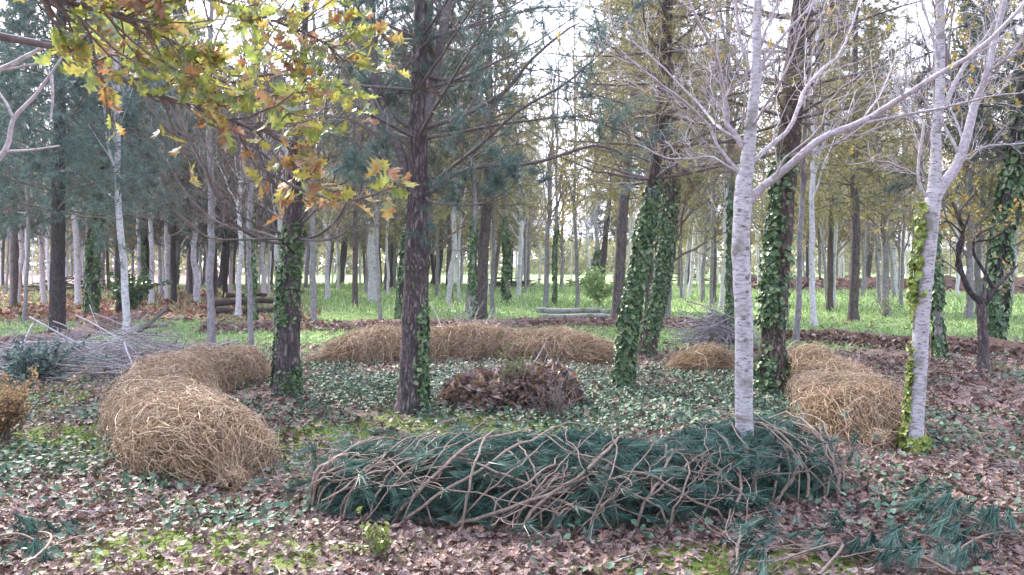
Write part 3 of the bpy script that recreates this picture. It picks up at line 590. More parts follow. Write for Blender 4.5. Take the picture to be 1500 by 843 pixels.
# ------------------------------------------------------------------ background tree kinds, built at the origin then copied
def proto(kind, seed):
    r = np.random.default_rng(seed); K = 36
    root = bpy.data.objects.new(kind, None); O = np.zeros(3)
    z = np.linspace(0, 1, K)
    def trunk(Hh, r0, wob, bark, S=10, taper=.85):
        P = np.stack([np.cumsum(r.normal(size=K))*wob, np.cumsum(r.normal(size=K))*wob, z*Hh], -1); P -= P[0]; P[:, 2] = z*Hh
        R = r0*(1-taper*z**1.2); V, F = trunk_mesh(P, R, S, seed % 50, .05); mesh('trunk', V, F, M[bark], root, smooth=True); return P, R
    if kind.startswith('pale') or kind.startswith('grey'):
        Hh = 10.5; r0 = .10; P, R = trunk(Hh, r0, .022, 'pale_far' if kind.startswith('pale') else 'grey_far')
        L, Rl = grow(P[None], R[None], 26, .26, .97, .17, .55, .35, .2, 9, .45, .015, .8, .6, r)
        L2, R2 = grow(L, Rl, 6, .2, 1, .36, .6, .2, .3, 6, .6, .02, .7, .3, r)
        mb = MB(); mb.add(*tubes(L, np.maximum(Rl, .007), 5, 0, r)); mb.add(*tubes(L2, np.maximum(R2, .005), 3, 0, r)); mb.build('branches', M['pale_far' if kind.startswith('pale') else 'twig'], root)
        if 'leafy' in kind:
            C, D = along(L2, 5, .2, r); n = len(C); V, F, rn = leaves(C+r.normal(size=C.shape)*.12, rvec(n, r), rvec(n, r), .12, OVAL, .4, r); mesh('crown', V, F, M['yellow_leaf'], root, rn)
        if 'ivy' in kind:
            V, F, rn = ivy_on(P, R, 1500, .02, 3.2, .11, seed, thick=.05, tpl=OVAL); mesh('ivy', V, F, M['ivy'], root, rn)
    elif kind.startswith('autumn'):
        Hh = 9.5; P, R = trunk(Hh, .13, .03, 'grey_far')
        L, Rl = grow(P[None], R[None], 26, .2, .97, .30, .9, .2, .25, 9, .45, .02, .8, .6, r)
        L2, R2 = grow(L, Rl, 8, .2, 1, .45, .7, .05, .3, 6, .6, .03, .7, .3, r)
        mb = MB(); mb.add(*tubes(L, np.maximum(Rl, .008), 5, 0, r)); mb.add(*tubes(L2, np.maximum(R2, .006), 3, 0, r)); mb.build('branches', M['twig'], root)
        if 'twiggy' in kind:
            L3, R3 = grow(L2, R2, 4, .2, 1, .5, .6, .1, .3, 5, .7, .03, .6, .2, r); mb = MB(); mb.add(*tubes(L3, np.full(R3.shape, .0055), 3, 0, r)); mb.build('twigs', M['birch_limb'], root)
        C, D = along(L2, 3 if 'twiggy' in kind else 20, .1, r); n = len(C); V, F, rn = leaves(C+r.normal(size=C.shape)*.14, rvec(n, r)+[0, 0, .6], rvec(n, r), .15, OVAL, .4, r); mesh('crown', V, F, M['yellow_leaf'], root, rn)
    else:   # pines
        Hh = 13.0; P, R = trunk(Hh, .20, .02, 'dark_bark' if 'dark' in kind else 'pine_bark', 12)
        L, Rl = whorls(P, R, 3.4, 12.6, .5, 6, 2.6, .6, .10, r, 9, .25)
        L2, R2 = grow(L, Rl, 8, .15, 1, .42, .95, .02, .3, 6, .5, .03, .8, .4, r)
        mb = MB(); mb.add(*tubes(L, np.maximum(Rl, .012), 5, 0, r)); mb.add(*tubes(L2, np.maximum(R2, .007), 3, 0, r)); mb.build('branches', M['limb_bark'], root)
        C, D = along(L2, 8 if 'olive' not in kind else 5, .1, r); V, F, rn = needles(C, D, 12 if 'olive' not in kind else 11, .22, .02, .9, .12, r)
        mesh('crown', V, F, M['needle_dark' if 'dark' in kind else 'needle_olive' if 'olive' in kind else 'needle_blue'], root, rn)
        if 'ivy' in kind:
            V, F, rn = ivy_on(P, R, 2600, .02, 4.2, .12, seed, thick=.07, tpl=OVAL); mesh('ivy', V, F, M['ivy'], root, rn)
    return root
KW = {'pale': .2, 'grey': .2, 'autumn': .26, 'pine': .4}
PROT = {}
for kd, n in (('pale_birch', 3), ('pale_birch_leafy', 2), ('grey_sapling', 3), ('grey_sapling_ivy', 1), ('autumn_tree', 2), ('autumn_twiggy', 2), ('pine_olive', 2), ('pine_dark', 2), ('pine_blue', 1), ('pine_dark_ivy', 1)):
    PROT[kd] = [proto(kd, 100+13*len(PROT)+k) for k in range(n)]
CNAME = {'pale_birch': ('birch_tree', 'tree'), 'pale_birch_leafy': ('birch_tree', 'tree'), 'grey_sapling': ('slender_tree', 'tree'), 'grey_sapling_ivy': ('slender_tree', 'tree'),
         'autumn_tree': ('autumn_tree', 'tree'), 'autumn_twiggy': ('bare_tree', 'tree'), 'pine_olive': ('pine_tree', 'tree'), 'pine_dark': ('pine_tree', 'tree'), 'pine_blue': ('pine_tree', 'tree'), 'pine_dark_ivy': ('pine_tree', 'tree')}
brng = np.random.default_rng(99)
def place(kd, x, y, wd, lean, label, group=None, hz=None):
    src = PROT[kd][brng.integers(len(PROT[kd]))]
    o = src.copy(); o.name = CNAME[kd][0]; sc.collection.objects.link(o)
    for ch in src.children:
        c = ch.copy(); sc.collection.objects.link(c); c.parent = o
    s = np.clip(wd/KW[kd.split('_')[0]], .5, 1.9); h = hz or (.85+.3*brng.random())
    o.scale = (s, s, h)
    kxy = 1
    for c in o.children:
        if s < .75 or s > 1.3:                              # keep crowns at natural spread on very thin or stout trunks
            if c.data.name.startswith(('crown', 'branches')): c.scale = ((.85/s if s < .75 else 1.15/s),)*2+(1,)
    o.location = (x, y, float(gz(x, y))-.02)
    o.rotation_euler = (brng.normal()*.02, lean, brng.random()*6.283)
    # lean must act after the spin: compose explicitly
    from mathutils import Matrix
    rot = Matrix.Rotation(lean, 3, 'Y') @ Matrix.Rotation(brng.normal()*.02, 3, 'X') @ Matrix.Rotation(brng.random()*6.283, 3, 'Z')
    o.rotation_euler = rot.to_euler()
    tag(o, label, CNAME[kd][1], group); return o
AT = 'autumn_twiggy'
PB, PL, GS, GI, AU, PO, PD, PU, PI_ = 'pale_birch', 'pale_birch_leafy', 'grey_sapling', 'grey_sapling_ivy', 'autumn_tree', 'pine_olive', 'pine_dark', 'pine_blue', 'pine_dark_ivy'
MID = [  # px, py of the foot, width px, kind, lean, label
 (15, 450, 5, GS, .0, 'thin brownish stem standing at the left edge before the red leaf carpet'),
 (26, 444, 8, PB, .02, 'pale trunk nearest the left edge, on the red leaf carpet'),
 (36, 474, 5, GS, .03, 'thin stem with a mossy foot left of the dark pine'),
 (65, 446, 8, PB, .0, 'pale trunk immediately left of the dark pine at the far left'),
 (115, 450, 9, PB, .0, 'pale trunk immediately right of the dark pine at the far left'),
 (135, 461, 16, PI_, .06, 'ivy-covered dark trunk leaning right, second right of the dark far-left pine'),
 (152, 424, 6, GS, .0, 'thin grey trunk far behind the ivy-covered leaning one at the left'),
 (184, 492, 11, PB, -.04, 'young bare pale tree with forked branches rising out of the grey stick pile'),
 (206, 440, 6, PB, .0, 'thin pale trunk left of the green bush gap, on the red leaves'),
 (212, 437, 12, PI_, .02, 'dark ivy-clad trunk behind the thin pale one at the left'),
 (220, 447, 8, PB, .02, 'pale trunk standing right of the green bush at the left'),
 (236, 433, 6, PB, .0, 'thin pale trunk, first of two just right of the green bush'),
 (246, 441, 6, PB, .0, 'thin pale trunk with mossy foot, second right of the green bush'),
 (253, 418, 11, PI_, .10, 'dark far trunk leaning right over the red leaf carpet'),
 (282, 433, 6, PB, .0, 'slim pale trunk left of the yellow foliage at the left'),
 (289, 443, 9, PL, -.01, 'pale trunk under yellow leaves at the far edge of the red carpet'),
 (312, 509, 11, GS, .0, 'grey trunk with a brown foot behind the tail of the left tan heap'),
 (326, 424, 14, PD, .12, 'stout dark trunk leaning right behind the dark logs'),
 (340, 419, 8, PD, .05, 'slimmer dark trunk right of the stout dark leaning one'),
 (348, 467, 8, PB, .0, 'pale grey trunk standing at the left end of the dark logs'),
 (371, 482, 10, GI, .0, 'grey trunk with ivy on its lower half, in front of the dark logs'),
 (368, 515, 6, GS, .0, 'thin grey stem between the left tan heap and the left pine'),
 (387, 437, 8, PB, .03, 'pale trunk beyond the dark logs'),
 (405, 446, 10, PB, .08, 'almost white leaning trunk immediately left of the ivy-dressed left pine'),
 (461, 479, 9, GS, .0, 'blue-grey straight trunk with mossy foot, first right of the left pine'),
 (448, 425, 6, GS, .0, 'thin far trunk between the left pine and the blue-grey trunk'),
 (497, 417, 11, PD, .12, 'dark trunk leaning right in the far clearing left of centre'),
 (523, 445, 6, PB, .0, 'thin pale trunk with a green mossy foot left of the centre pine'),
 (541, 447, 7, PB, .05, 'pale slightly leaning trunk, left one of a close pale pair'),
 (550, 444, 8, PB, .0, 'pale trunk, right one of a close pale pair left of the centre pine'),
 (557, 484, 6, GS, -.03, 'thin crooked grey stem on the soil ridge left of the centre pine'),
 (566, 417, 9, PD, .08, 'far dark trunk left of the broad far dark trunk'),
 (575, 424, 12, PD, .0, 'broad far dark trunk behind the centre pine, on its left'),
 (588, 473, 15, PI_, .09, 'ivy-clad trunk leaning right, half hidden by the centre pine'),
 (637, 418, 13, PD, .13, 'dark leaning trunk first right of the centre pine'),
 (657, 448, 8, PB, .05, 'pale trunk leaning slightly right behind the bare brushwood'),
 (672, 444, 5, PB, .0, 'thin pale stem beside the slightly leaning pale trunk'),
 (683, 461, 5, GS, .04, 'thin grey stem left of the thick reddish mid-distance pine'),
 (692, 474, 9, GI, .02, 'pale trunk with ivy touching the left side of the thick reddish pine'),
 (704, 470, 17, PO, .02, 'thick reddish mid-distance pine behind the long tan heap'),
 (722, 462, 7, GS, .0, 'grey stem close on the right of the thick reddish pine'),
 (743, 445, 9, GI, .01, 'bluish trunk in front of the far dark brush pile'),
 (759, 438, 7, PB, .0, 'white forked trunk in front of the far brush pile'),
 (775, 425, 5, GS, .0, 'thin trunk at the right end of the far brush pile'),
 (790, 420, 4, PB, .0, 'very thin pale trunk far away in the clearing left of the tall straight grey one'),
 (799, 454, 8, GS, .02, 'tall straight grey trunk rising into the sky gap behind the pale logs'),
 (811, 448, 5, GI, .02, 'thin trunk with patchy ivy right of the tall straight grey one'),
 (845, 453, 6, GS, .0, 'tall slim grey trunk above the pale logs'),
 (872, 420, 8, GI, .0, 'bluish ivy-tinted trunk behind the green shrub'),
 (880, 418, 10, PD, .08, 'far trunk leaning right behind the green shrub'),
 (903, 474, 17, PO, .08, 'reddish brown trunk leaning right beside the pale logs, left of the leaning ivy pair'),
 (1001, 441, 5, PB, .07, 'thin pale trunk first right of the leaning ivy pair'),
 (1027, 437, 6, PB, .0, 'pale trunk above the bare brush pile on the right'),
 (1043, 450, 6, GS, .0, 'grey trunk behind the bare brush pile on the right'),
 (1057, 451, 7, PB, .03, 'white trunk left of the ivy-footed one beside the tall birch'),
 (1070, 507, 11, GI, .0, 'grey trunk with ivy directly left of the tall pale birch'),
 (1165, 502, 9, GS, .03, 'crooked grey trunk with ivied foot right of the stout ivy pine'),
 (1192, 479, 9, PB, .01, 'pale grey trunk with a thick mossy foot in the right clearing'),
 (1216, 457, 7, PB, -.01, 'left one of two close pale trunks with a shared mossy foot'),
 (1222, 452, 6, PB, .0, 'right one of two close pale trunks with a shared mossy foot'),
 (1250, 472, 14, PO, .0, 'straight pinkish brown ringed trunk in the middle of the right clearing'),
 (1269, 415, 9, PD, .13, 'dark trunk leaning right on the far leaf bank'),
 (1311, 437, 8, PL, .0, 'white trunk with an orange leaf cluster left of the forked birch'),
 (1321, 453, 6, GS, .0, 'thin grey trunk beside the orange leaf cluster'),
 (1377, 526, 12, GI, .0, 'dark straight trunk with ivy immediately right of the forked birch'),
 (1404, 437, 5, PB, .0, 'thin pale stem between the straight ivy trunk and the forked dark tree'),
 (1489, 421, 6, PB, .0, 'pale trunk at the right edge beyond the leaning dark pine'),
]
for (px, py, wd, kd, ln, lab) in MID:
    x, y = gp(px, py); place(kd, x, y, wd/FPX*y, ln, lab)
place(PI_, *gp(1452, 508), .36, .17, 'big dark ivied pine leaning right behind the forked dark tree at the right')
place(AU, -14.5, 37, .25, 0, 'small beech with orange-yellow leaves left of the ivy-dressed left pine')
place(AU, -10.2, 41, .25, 0, 'beech with yellow leaves just left of the ivy-dressed left pine')
place(AU, 14.5, 25, .2, 0, 'yellow-green broadleaf tree between the tall birch and the forked birch')
place(AU, 18.3, 24, .2, 0, 'green and gold broadleaf tree at the right edge above the forked dark tree')
place(AU, 3.2, 52, .25, 0, 'pale gold broadleaf tree seen far off in the central gap')

# small dark forked tree at right
DF = gp(1440, 546)[1]
root, O, C, R, Ls, r = near_tree('forked_tree', 'small dark tree forking low into curved upswept branches at the right', (1440, 546),
    [(1440, 546, 14), (1441, 500, 13), (1440, 455, 14), (1441, 440, 11), (1442, 432, 5)], 'pine_bark', [
    ([(1440, 446), (1422, 430), (1410, 405), (1404, 380), (1403, 360), (1412, 340), (1425, 310)], .05),
    ([(1410, 405), (1402, 385), (1412, 350), (1408, 320), (1420, 300), (1445, 270)], .03),
    ([(1442, 446), (1456, 425), (1475, 405, DF+.3), (1490, 390, DF+.5)], .05),
    ([(1456, 425), (1440, 395), (1428, 372), (1430, 350), (1450, 335), (1500, 318)], .028),
    ([(1412, 345), (1390, 325), (1375, 330), (1350, 322)], .016),
    ([(1425, 355), (1460, 345, DF-.3), (1500, 300, DF-.5)], .02),
    ([(1414, 335), (1395, 300), (1380, 270)], .016)], top=2.0, limb_mat='dark_bark', seed=51)
P2, P3 = crown_on(Ls, root, O, r, 'twig', None, 6, 4, up=.15, l2=.3, l3=.45, t0=.3, ang=.7)
Cc, Dd = along(P3, 2, .5, r); n = len(Cc); V, F, rn = leaves(Cc, rvec(n, r)+[0, 0, .6], rvec(n, r), .06, OVAL, .4, r); mesh('leaves', V, F, M['yellow_leaf'], root, rn, local=O)
# young bare tree over the stick pile: limbs
# far trees, individually placed
SECT = [(-400, 85, 'left of the dark far-left pine'), (85, 418, 'between dark far-left pine and ivy-dressed pine'), (418, 603, 'between ivy-dressed pine and centre pine'),
        (603, 905, 'between centre pine and leaning ivy pair'), (905, 1090, 'between leaning ivy pair and tall birch'), (1090, 1340, 'between tall and forked birch'), (1340, 1900, 'right of the forked birch')]
KN = {PB: 'far pale trunk', PL: 'far yellow-leaved tree', GS: 'far grey trunk', GI: 'far ivied trunk', AU: 'far golden tree', AT: 'far twiggy bare tree', PO: 'far olive pine', PD: 'far dark pine', PU: 'far blue-green pine'}
FAR = {}
fr = np.random.default_rng(5)
def far(n, y0, y1, pxr, kinds, avoid=True, wd=(.12, .24)):
    c = 0; t = 0
    while c < n and t < n*20:
        t += 1
        y = math.sqrt(fr.random()*(y1**2-y0**2)+y0**2); px = pxr[0]+(pxr[1]-pxr[0])*fr.random(); x = (px-750)/FPX*y; kd = kinds[fr.integers(len(kinds))]
        pine = kd.startswith(('pine', 'autumn'))
        if 775 < px < 880 and (pine or fr.random() < .6): continue
        wid = (wd[0]+(wd[1]-wd[0])*fr.random())*(1.2 if kd.startswith('pine') else .9)
        s = [q for q in SECT if q[0] <= px < q[1]][0][2]
        o = place(kd, x, y, wid, (.03*fr.normal() if not pine else .05*fr.normal()), None, '%ss %s' % (KN[kd], s)); FAR.setdefault((kd, s), []).append((px, o)); c += 1
far(16, 36, 62, (-120, 520), [PD, PU, PU, PO])
far(56, 34, 75, (-120, 480), [PB, PB, PB, GS, PL])
far(14, 42, 75, (480, 780), [PO, PO, PD])
far(40, 40, 80, (480, 880), [PB, PB, PL, PB])
far(20, 45, 80, (870, 1640), [PO, PO, AU, AT])
far(16, 24, 44, (960, 1640), [AT])
far(8, 26, 50, (560, 790), [AT])
far(44, 38, 80, (880, 1640), [PB, GS, PL, PB])
far(22, 38, 70, (120, 760), [AU, AU, AU, PO])
far(26, 38, 72, (860, 1600), [AU])
far(20, 80, 125, (-100, 500), [PO, AU, PD])
far(16, 80, 125, (950, 1600), [PO, AU])
ORD = 'first second third fourth fifth sixth seventh eighth ninth tenth eleventh twelfth thirteenth fourteenth fifteenth sixteenth seventeenth eighteenth nineteenth twentieth'.split()+['twenty-'+q for q in 'first second third fourth fifth sixth seventh eighth'.split()]
for (kd, s_), lst in FAR.items():
    lst.sort(key=lambda q: q[0])
    for k_, (_, o) in enumerate(lst):
        o['label'] = (KN[kd]+' '+s_) if len(lst) == 1 else '%s %s, %s from the left' % (KN[kd], s_, ORD[k_]) if len(lst) <= 28 else KN[kd]+' '+s_
# a second, nearer rank of tall pines whose crowns close the top of the view
for (px, dd, kd, w_, lab) in ((-60, 24, PU, .35, 'blue-green pine standing just off the left edge'), (175, 27, PU, .34, 'blue-green pine behind the young bare tree at the left'), (255, 33, PD, .36, 'dark pine crown above the yellow foliage at the left'),
                              (20, 31, PU, .34, 'blue-green pine behind the far-left dark pine'), (330, 38, PD, .36, 'dark pine between the beech trees and the left pine'),
                              (520, 30, PO, .32, 'olive pine closing the view between the two ivied pines'), (660, 34, PO, .32, 'olive pine behind the thick reddish one'),
                              (950, 24, PO, .36, 'olive pine just behind the leaning ivy pair'), (1045, 34, PO, .34, 'olive pine behind the bare brush pile on the right'),
                              (1215, 27, PO, .34, 'olive pine behind the stout ivy pine'), (1300, 24, AT, .34, 'bare twiggy tree left of the forked birch'), (1420, 23, AT, .34, 'bare twiggy tree at the right edge behind the dark forked tree'), (1540, 22, PO, .34, 'olive pine just beyond the right edge')):
    place(kd, (px-750)/FPX*dd, dd, w_*.66, 0, lab)

for k_, (x_, y_, kd_) in enumerate(((-7, -5, PO), (-2.5, -7, PU), (2.5, -5.5, PO), (7, -6, PU), (-10, 1, PU), (10.5, .5, PO), (-5, -12, PO), (1, -13, PU), (6.5, -13, PO), (12, -7, PO), (-12, -8, PU))):  # out-of-frame pines added only to cut frontal light and shade the foreground
    o_ = place(kd_, x_, y_, .36, 0, 'unseen pine added behind the viewer to shade the foreground, %s from the nearest' % ORD[k_], 'unseen pines added behind the viewer for shade')
for lst in PROT.values():
    for src in lst:
        for ch in list(src.children): bpy.data.objects.remove(ch)
        bpy.data.objects.remove(src)
# ------------------------------------------------------------------ brush heaps
def heap_surface(path, wd, h, r, tip=.9):
    P = curve([(a, b, 0) for a, b in path], 60); T = nrm(np.gradient(P, axis=0)); S = np.cross(T, [0, 0, 1])
    L = np.concatenate([[0], np.cumsum(np.linalg.norm(np.diff(P, axis=0), axis=1))]); 
    def f(u, th, k=1.0):
        """u 0..1 along, th 0..pi across"""
        x = np.clip(u, 0, 1)*59; i = np.minimum(x.astype(int), 58); q = (x-i)[..., None]
        c = P[i]*(1-q)+P[i+1]*q; s = nrm(S[i]*(1-q)+S[i+1]*q); t = nrm(T[i]*(1-q)+T[i+1]*q)
        e = np.clip(np.minimum(u, 1-u)*L[-1]/(wd*tip), 0, 1); e = np.sqrt(1-(1-e)**2)*.9+.1; e = np.maximum(e, .12)
        ov = (u-np.clip(u, 0, 1))*L[-1]
        b = c+s*(np.cos(th)*wd*e*k*(.85+.3*vn(u*L[-1], np.sign(np.cos(th))*3, .5, 9)))[..., None]+t*ov[..., None]
        lump = .66+.5*vn(u*L[-1]*1.0, th*.5, .55, int(wd*100+path[0][1]*7))
        b[..., 2] = gz(b[..., 0], b[..., 1])+np.sin(th)**.8*h*(e**.7)*k*lump
        return b
    return f, L[-1]
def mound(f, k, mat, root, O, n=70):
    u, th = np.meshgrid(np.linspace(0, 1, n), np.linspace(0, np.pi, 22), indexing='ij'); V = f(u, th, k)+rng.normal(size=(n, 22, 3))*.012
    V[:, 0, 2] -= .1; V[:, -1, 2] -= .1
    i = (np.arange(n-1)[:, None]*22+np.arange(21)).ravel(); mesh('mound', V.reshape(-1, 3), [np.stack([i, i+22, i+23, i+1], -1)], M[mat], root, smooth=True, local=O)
def brush_heap(label, path, wd, h, dens, seed, name='dry_brush_heap', group='tan brushwood heaps laid out in a ring'):
    r = np.random.default_rng(seed); f, L = heap_surface(path, wd, h, r, 1.9); c = path[len(path)//2]; O = np.array((c[0], c[1], float(gz(*c))))
    root = empty(name, O, label, 'brush heap', group); mound(f, .84, 'mound', root, O)
    def stems(n, du, dth, th0r, rad, K=10, S=3, loft=.08, k0=.9, ur=(-.02, 1.02)):
        u0 = ur[0]+(ur[1]-ur[0])*r.random((n, 1)); s = np.linspace(0, 1, K)[None]
        a = th0r[0]+(th0r[1]-th0r[0])*r.random((n, 1)); dd = dth*r.normal(size=(n, 1)); uu = u0+du*r.normal(size=(n, 1))/L*s
        th = np.clip(a+dd*s, .0, np.pi); lf = k0+(.18*r.random((n, 1)))+loft*np.sin(np.pi*s)*r.random((n, 1))
        hole = (vn(uu[:, 5]*L, th[:, 5]*.6, .28, seed) < .30) & (r.random(n) < .85); k0 = np.where(hole[:, None], k0*.72, k0)
        Pp = f(np.clip(uu, -.04, 1.04), th, 1.0); ctr = f(np.clip(uu, 0, 1), th, .3)
        Pp = ctr+(Pp-ctr)*lf[..., None]+np.cumsum(r.normal(size=(n, K, 3))*.016, 1)
        return Pp, rad*(.6+.8*r.random((n, 1)))*(1-.6*s)
    A = int(dens*L)
    mb = MB()
    P1, R1 = stems(int(A*1.9), .33, .45, (.05, np.pi-.05), .0032, loft=.2); mb.add(*tubes(P1, R1, 3, 0, r))
    P1, R1 = stems(int(A*.45), .3, 1.2, (.0, np.pi), .003, loft=.28); mb.add(*tubes(P1, R1, 3, 0, r))
    mb.build('stems', M['straw'], root, local=O)['kind'] = 'stuff'
    Pa, Ra = stems(int(A*.10), .3, 1.0, (.0, np.pi), .0036, 12, loft=.3, k0=.98); V, F, rn = tubes(Pa, Ra, 4, 0, r); o = mesh('pale_stems', V, F, M['straw_pale'], root, rn, local=O); o['kind'] = 'stuff'
    m_ = int(A*.5); u = r.random(m_); th = np.pi*(.1+.8*r.random(m_)); B0 = f(u, th, .93); e = nrm(f(np.clip(u+.02, 0, 1), th, 1.)-f(np.clip(u-.02, 0, 1), th, 1.)); up_ = nrm(f(u, th, 1.15)-B0)
    D0 = nrm(e*np.sign(r.normal(size=(m_, 1)))+up_*(.15+.45*r.random((m_, 1)))+r.normal(size=(m_, 3))*.3); q = np.linspace(0, 1, 6)[None, :, None]; bnd = r.normal(size=(m_, 1, 3))*.5-up_[:, None]*.7
    Ps = B0[:, None]+(D0[:, None]*q+bnd*q**2*.6)*(.15+.3*r.random((m_, 1, 1))); V, F, rn = tubes(Ps, .0028*(1-.6*q[..., 0])*np.ones((m_, 1)), 3, 0, r); o = mesh('stray_stems', V, F, M['straw'], root, rn, local=O); o['kind'] = 'stuff'
    # fan of stems standing on the ground round the ends
    n = 150; K = 10; s = np.linspace(0, 1, K)[None]; end = np.where(r.random((n, 1)) < .65, 0., 1.)
    th = np.pi*r.random((n, 1)); uu = np.abs(end-(.01+.10*r.random((n, 1))*np.sin(s*1.6)))
    Pp = f(uu, th+(np.pi/2-th)*s*.5, 1.0); e0 = f(end*1.0, th*0+np.pi/2, .5); k = np.sin(s*1.5)[..., None]
    g0 = f(np.abs(end+.0), th, 1.15); g0[..., 2] = gz(g0[..., 0], g0[..., 1])
    Pp = g0*(1-k)+Pp*k; V, F, rn = tubes(Pp+np.cumsum(r.normal(size=Pp.shape)*.006, 1), .0030*(1+1.2*r.random((n, 1)))*(1-.5*s), 4, 0, r); o = mesh('end_stems', V, F, M['straw_pale'], root, rn, local=O); o['kind'] = 'stuff'
    # feathery dry sprigs
    n = int(A*11); u = r.random(n); th = r.random(n)*np.pi; C = f(u, th, 1.0); ctr = f(u, th, .3); C = ctr+(C-ctr)*(.9+.2*r.random((n, 1))); C = C[vn(u*L, th*.6, .28, seed) > .27]; n_ = len(C); keep_ = vn(u*L, th*.6, .28, seed) > .27; u = u[keep_]; th = th[keep_]; n = n_
    e = f(np.clip(u+.02, 0, 1), th, 1.)-f(np.clip(u-.02, 0, 1), th, 1.); D = nrm(nrm(e)*np.sign(r.normal(size=(n, 1)))+r.normal(size=(n, 3))*.7)
    V, F, rn = needles(C, D, 5, .085, .0045, .8, .05, r); o = mesh('sprigs', V, F, M['sprig'], root, rn, local=O); o['kind'] = 'stuff'
    return root
brush_heap('long curved tan heap of dry stems at the left, nearest end open towards the viewer', [(-2.1, 5.95), (-2.65, 6.75), (-3.25, 7.6), (-3.72, 8.6), (-4.0, 9.6), (-3.9, 10.5), (-3.5, 11.1)], .45, .46, 900, 201)
brush_heap('tan heap of dry stems curving away beside the forked birch at the right', [(3.2, 7.1), (3.42, 8.1), (3.78, 9.3), (3.95, 10.4), (3.8, 11.2)], .43, .46, 900, 202)
brush_heap('short tan heap of dry stems seen behind the tall pale birch', [(3.3, 12.1), (2.9, 12.2), (2.45, 12.1)], .45, .42, 600, 203)
brush_heap('long straight tan heap of dry brushwood across the back of the ring', [(-3.0, 12.9), (-2.0, 13.4), (-.5, 13.8), (.8, 13.7), (1.8, 13.2)], .50, .46, 800, 204)

# pine branch heap in front
def pine_heap():
    r = np.random.default_rng(300)
    path = [(-1.3, 5.72), (-.8, 5.55), (0, 5.42), (.8, 5.5), (1.4, 5.75), (1.9, 6.1), (2.2, 6.4)]
    f, L = heap_surface(path, .50, .40, r); O = np.array((.3, 5.5, float(gz(.3, 5.5))))
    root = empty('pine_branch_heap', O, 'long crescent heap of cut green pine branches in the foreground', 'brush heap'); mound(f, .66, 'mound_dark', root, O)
    n = 78; K = 18; s = np.linspace(0, 1, K)[None]
    # the stems start on the ground at the front (th = 0 faces the camera side) and are thrown diagonally over the top
    u0 = r.random((n, 1))*1.02-.01; a0 = -.05+.35*r.random((n, 1)); a1 = a0+.9+1.5*r.random((n, 1))
    du = (.2+.8*r.random((n, 1)))*np.where(r.random((n, 1)) < .85, 1, -1)/L
    uu = u0*.97-(.12/L)+du*s*(1-.5*u0); th = a0+(a1-a0)*s**1.1; k = (1.0+.14*r.random((n, 1)))+.10*np.sin(np.pi*s)*r.random((n, 1))
    def off(uu, th, k):
        P = f(uu, np.clip(th, 0, np.pi), 1.); c = f(np.clip(uu, 0, 1), np.clip(th, 0, np.pi)*0+np.pi/2, .2); return c+(P-c)*k[..., None]
    uu = np.clip(uu, .015, .985)+.0*s; P = off(uu, th, k)
    P[:, 0, 2] = gz(P[:, 0, 0], P[:, 0, 1])+.01; P += np.cumsum(r.normal(size=P.shape)*.014, 1)*s[..., None]**.3
    R = (.0048+.0085*r.random((n, 1))**1.8)*(1-.5*s)
    # curled side shoots hugging the heap
    T2, R2 = grow(P, R, 5, .15, .9, .30, .65, -.05, 1.3, 10, .6, .035, .55, .2, r)
    T3, R3 = grow(T2, R2, 2, .3, .95, .38, .7, -.05, 1.4, 7, .7, .02, .6, .2, r)
    for q in (T2, T3):                      # keep shoots above the ground and near the heap
        g_ = gz(q[..., 0], q[..., 1])+.02; q[..., 2] = g_+.42*np.tanh(np.maximum(q[..., 2]-g_, 0)/.42)*1.0
    R2 = np.maximum(R2, .003); R3 = np.maximum(R3, .0022)
    for b in range(n):
        o = MB().add(*tubes(P[b:b+1], R[b:b+1], 8, .05, r)).build('branch', M['branch_skin'], root, True, O); MB().add(*tubes(T2[b*5:b*5+5], R2[b*5:b*5+5], 6, 0, r)).build('side_shoots', M['branch_skin'], o, True, O)
    V, F, rn = tubes(T3, R3, 5, 0, r); o = mesh('shoots', V, F, M['branch_skin'], root, rn, True, local=O); o['kind'] = 'stuff'
    # needle tufts: at shoot tips and stuffed through the heap
    sel = r.random(len(T3)) < .62; C = T3[sel, -1]; D = nrm(T3[sel, -1]-T3[sel, -3])
    m = 2600; u = r.random(m); th2 = r.random(m)*np.pi*.95; kk = .78+.30*r.random(m); C2 = off(u, th2, kk); e = nrm(off(u+.01, th2, kk)-C2)
    D2 = nrm(e*np.sign(r.normal(size=(m, 1)))+r.normal(size=(m, 3))*.6+[0, 0, -.15])
    C = np.concatenate([C, C2]); D = np.concatenate([D, D2])
    V, F, rn = needles(C, D, 34, .16, .0042, .36, .14, r); V[:, 2] = np.maximum(V[:, 2], gz(V[:, 0], V[:, 1])+.004)
    o = mesh('needles', V, F, M['needle_heap'], root, rn, local=O); o['kind'] = 'stuff'
pine_heap()

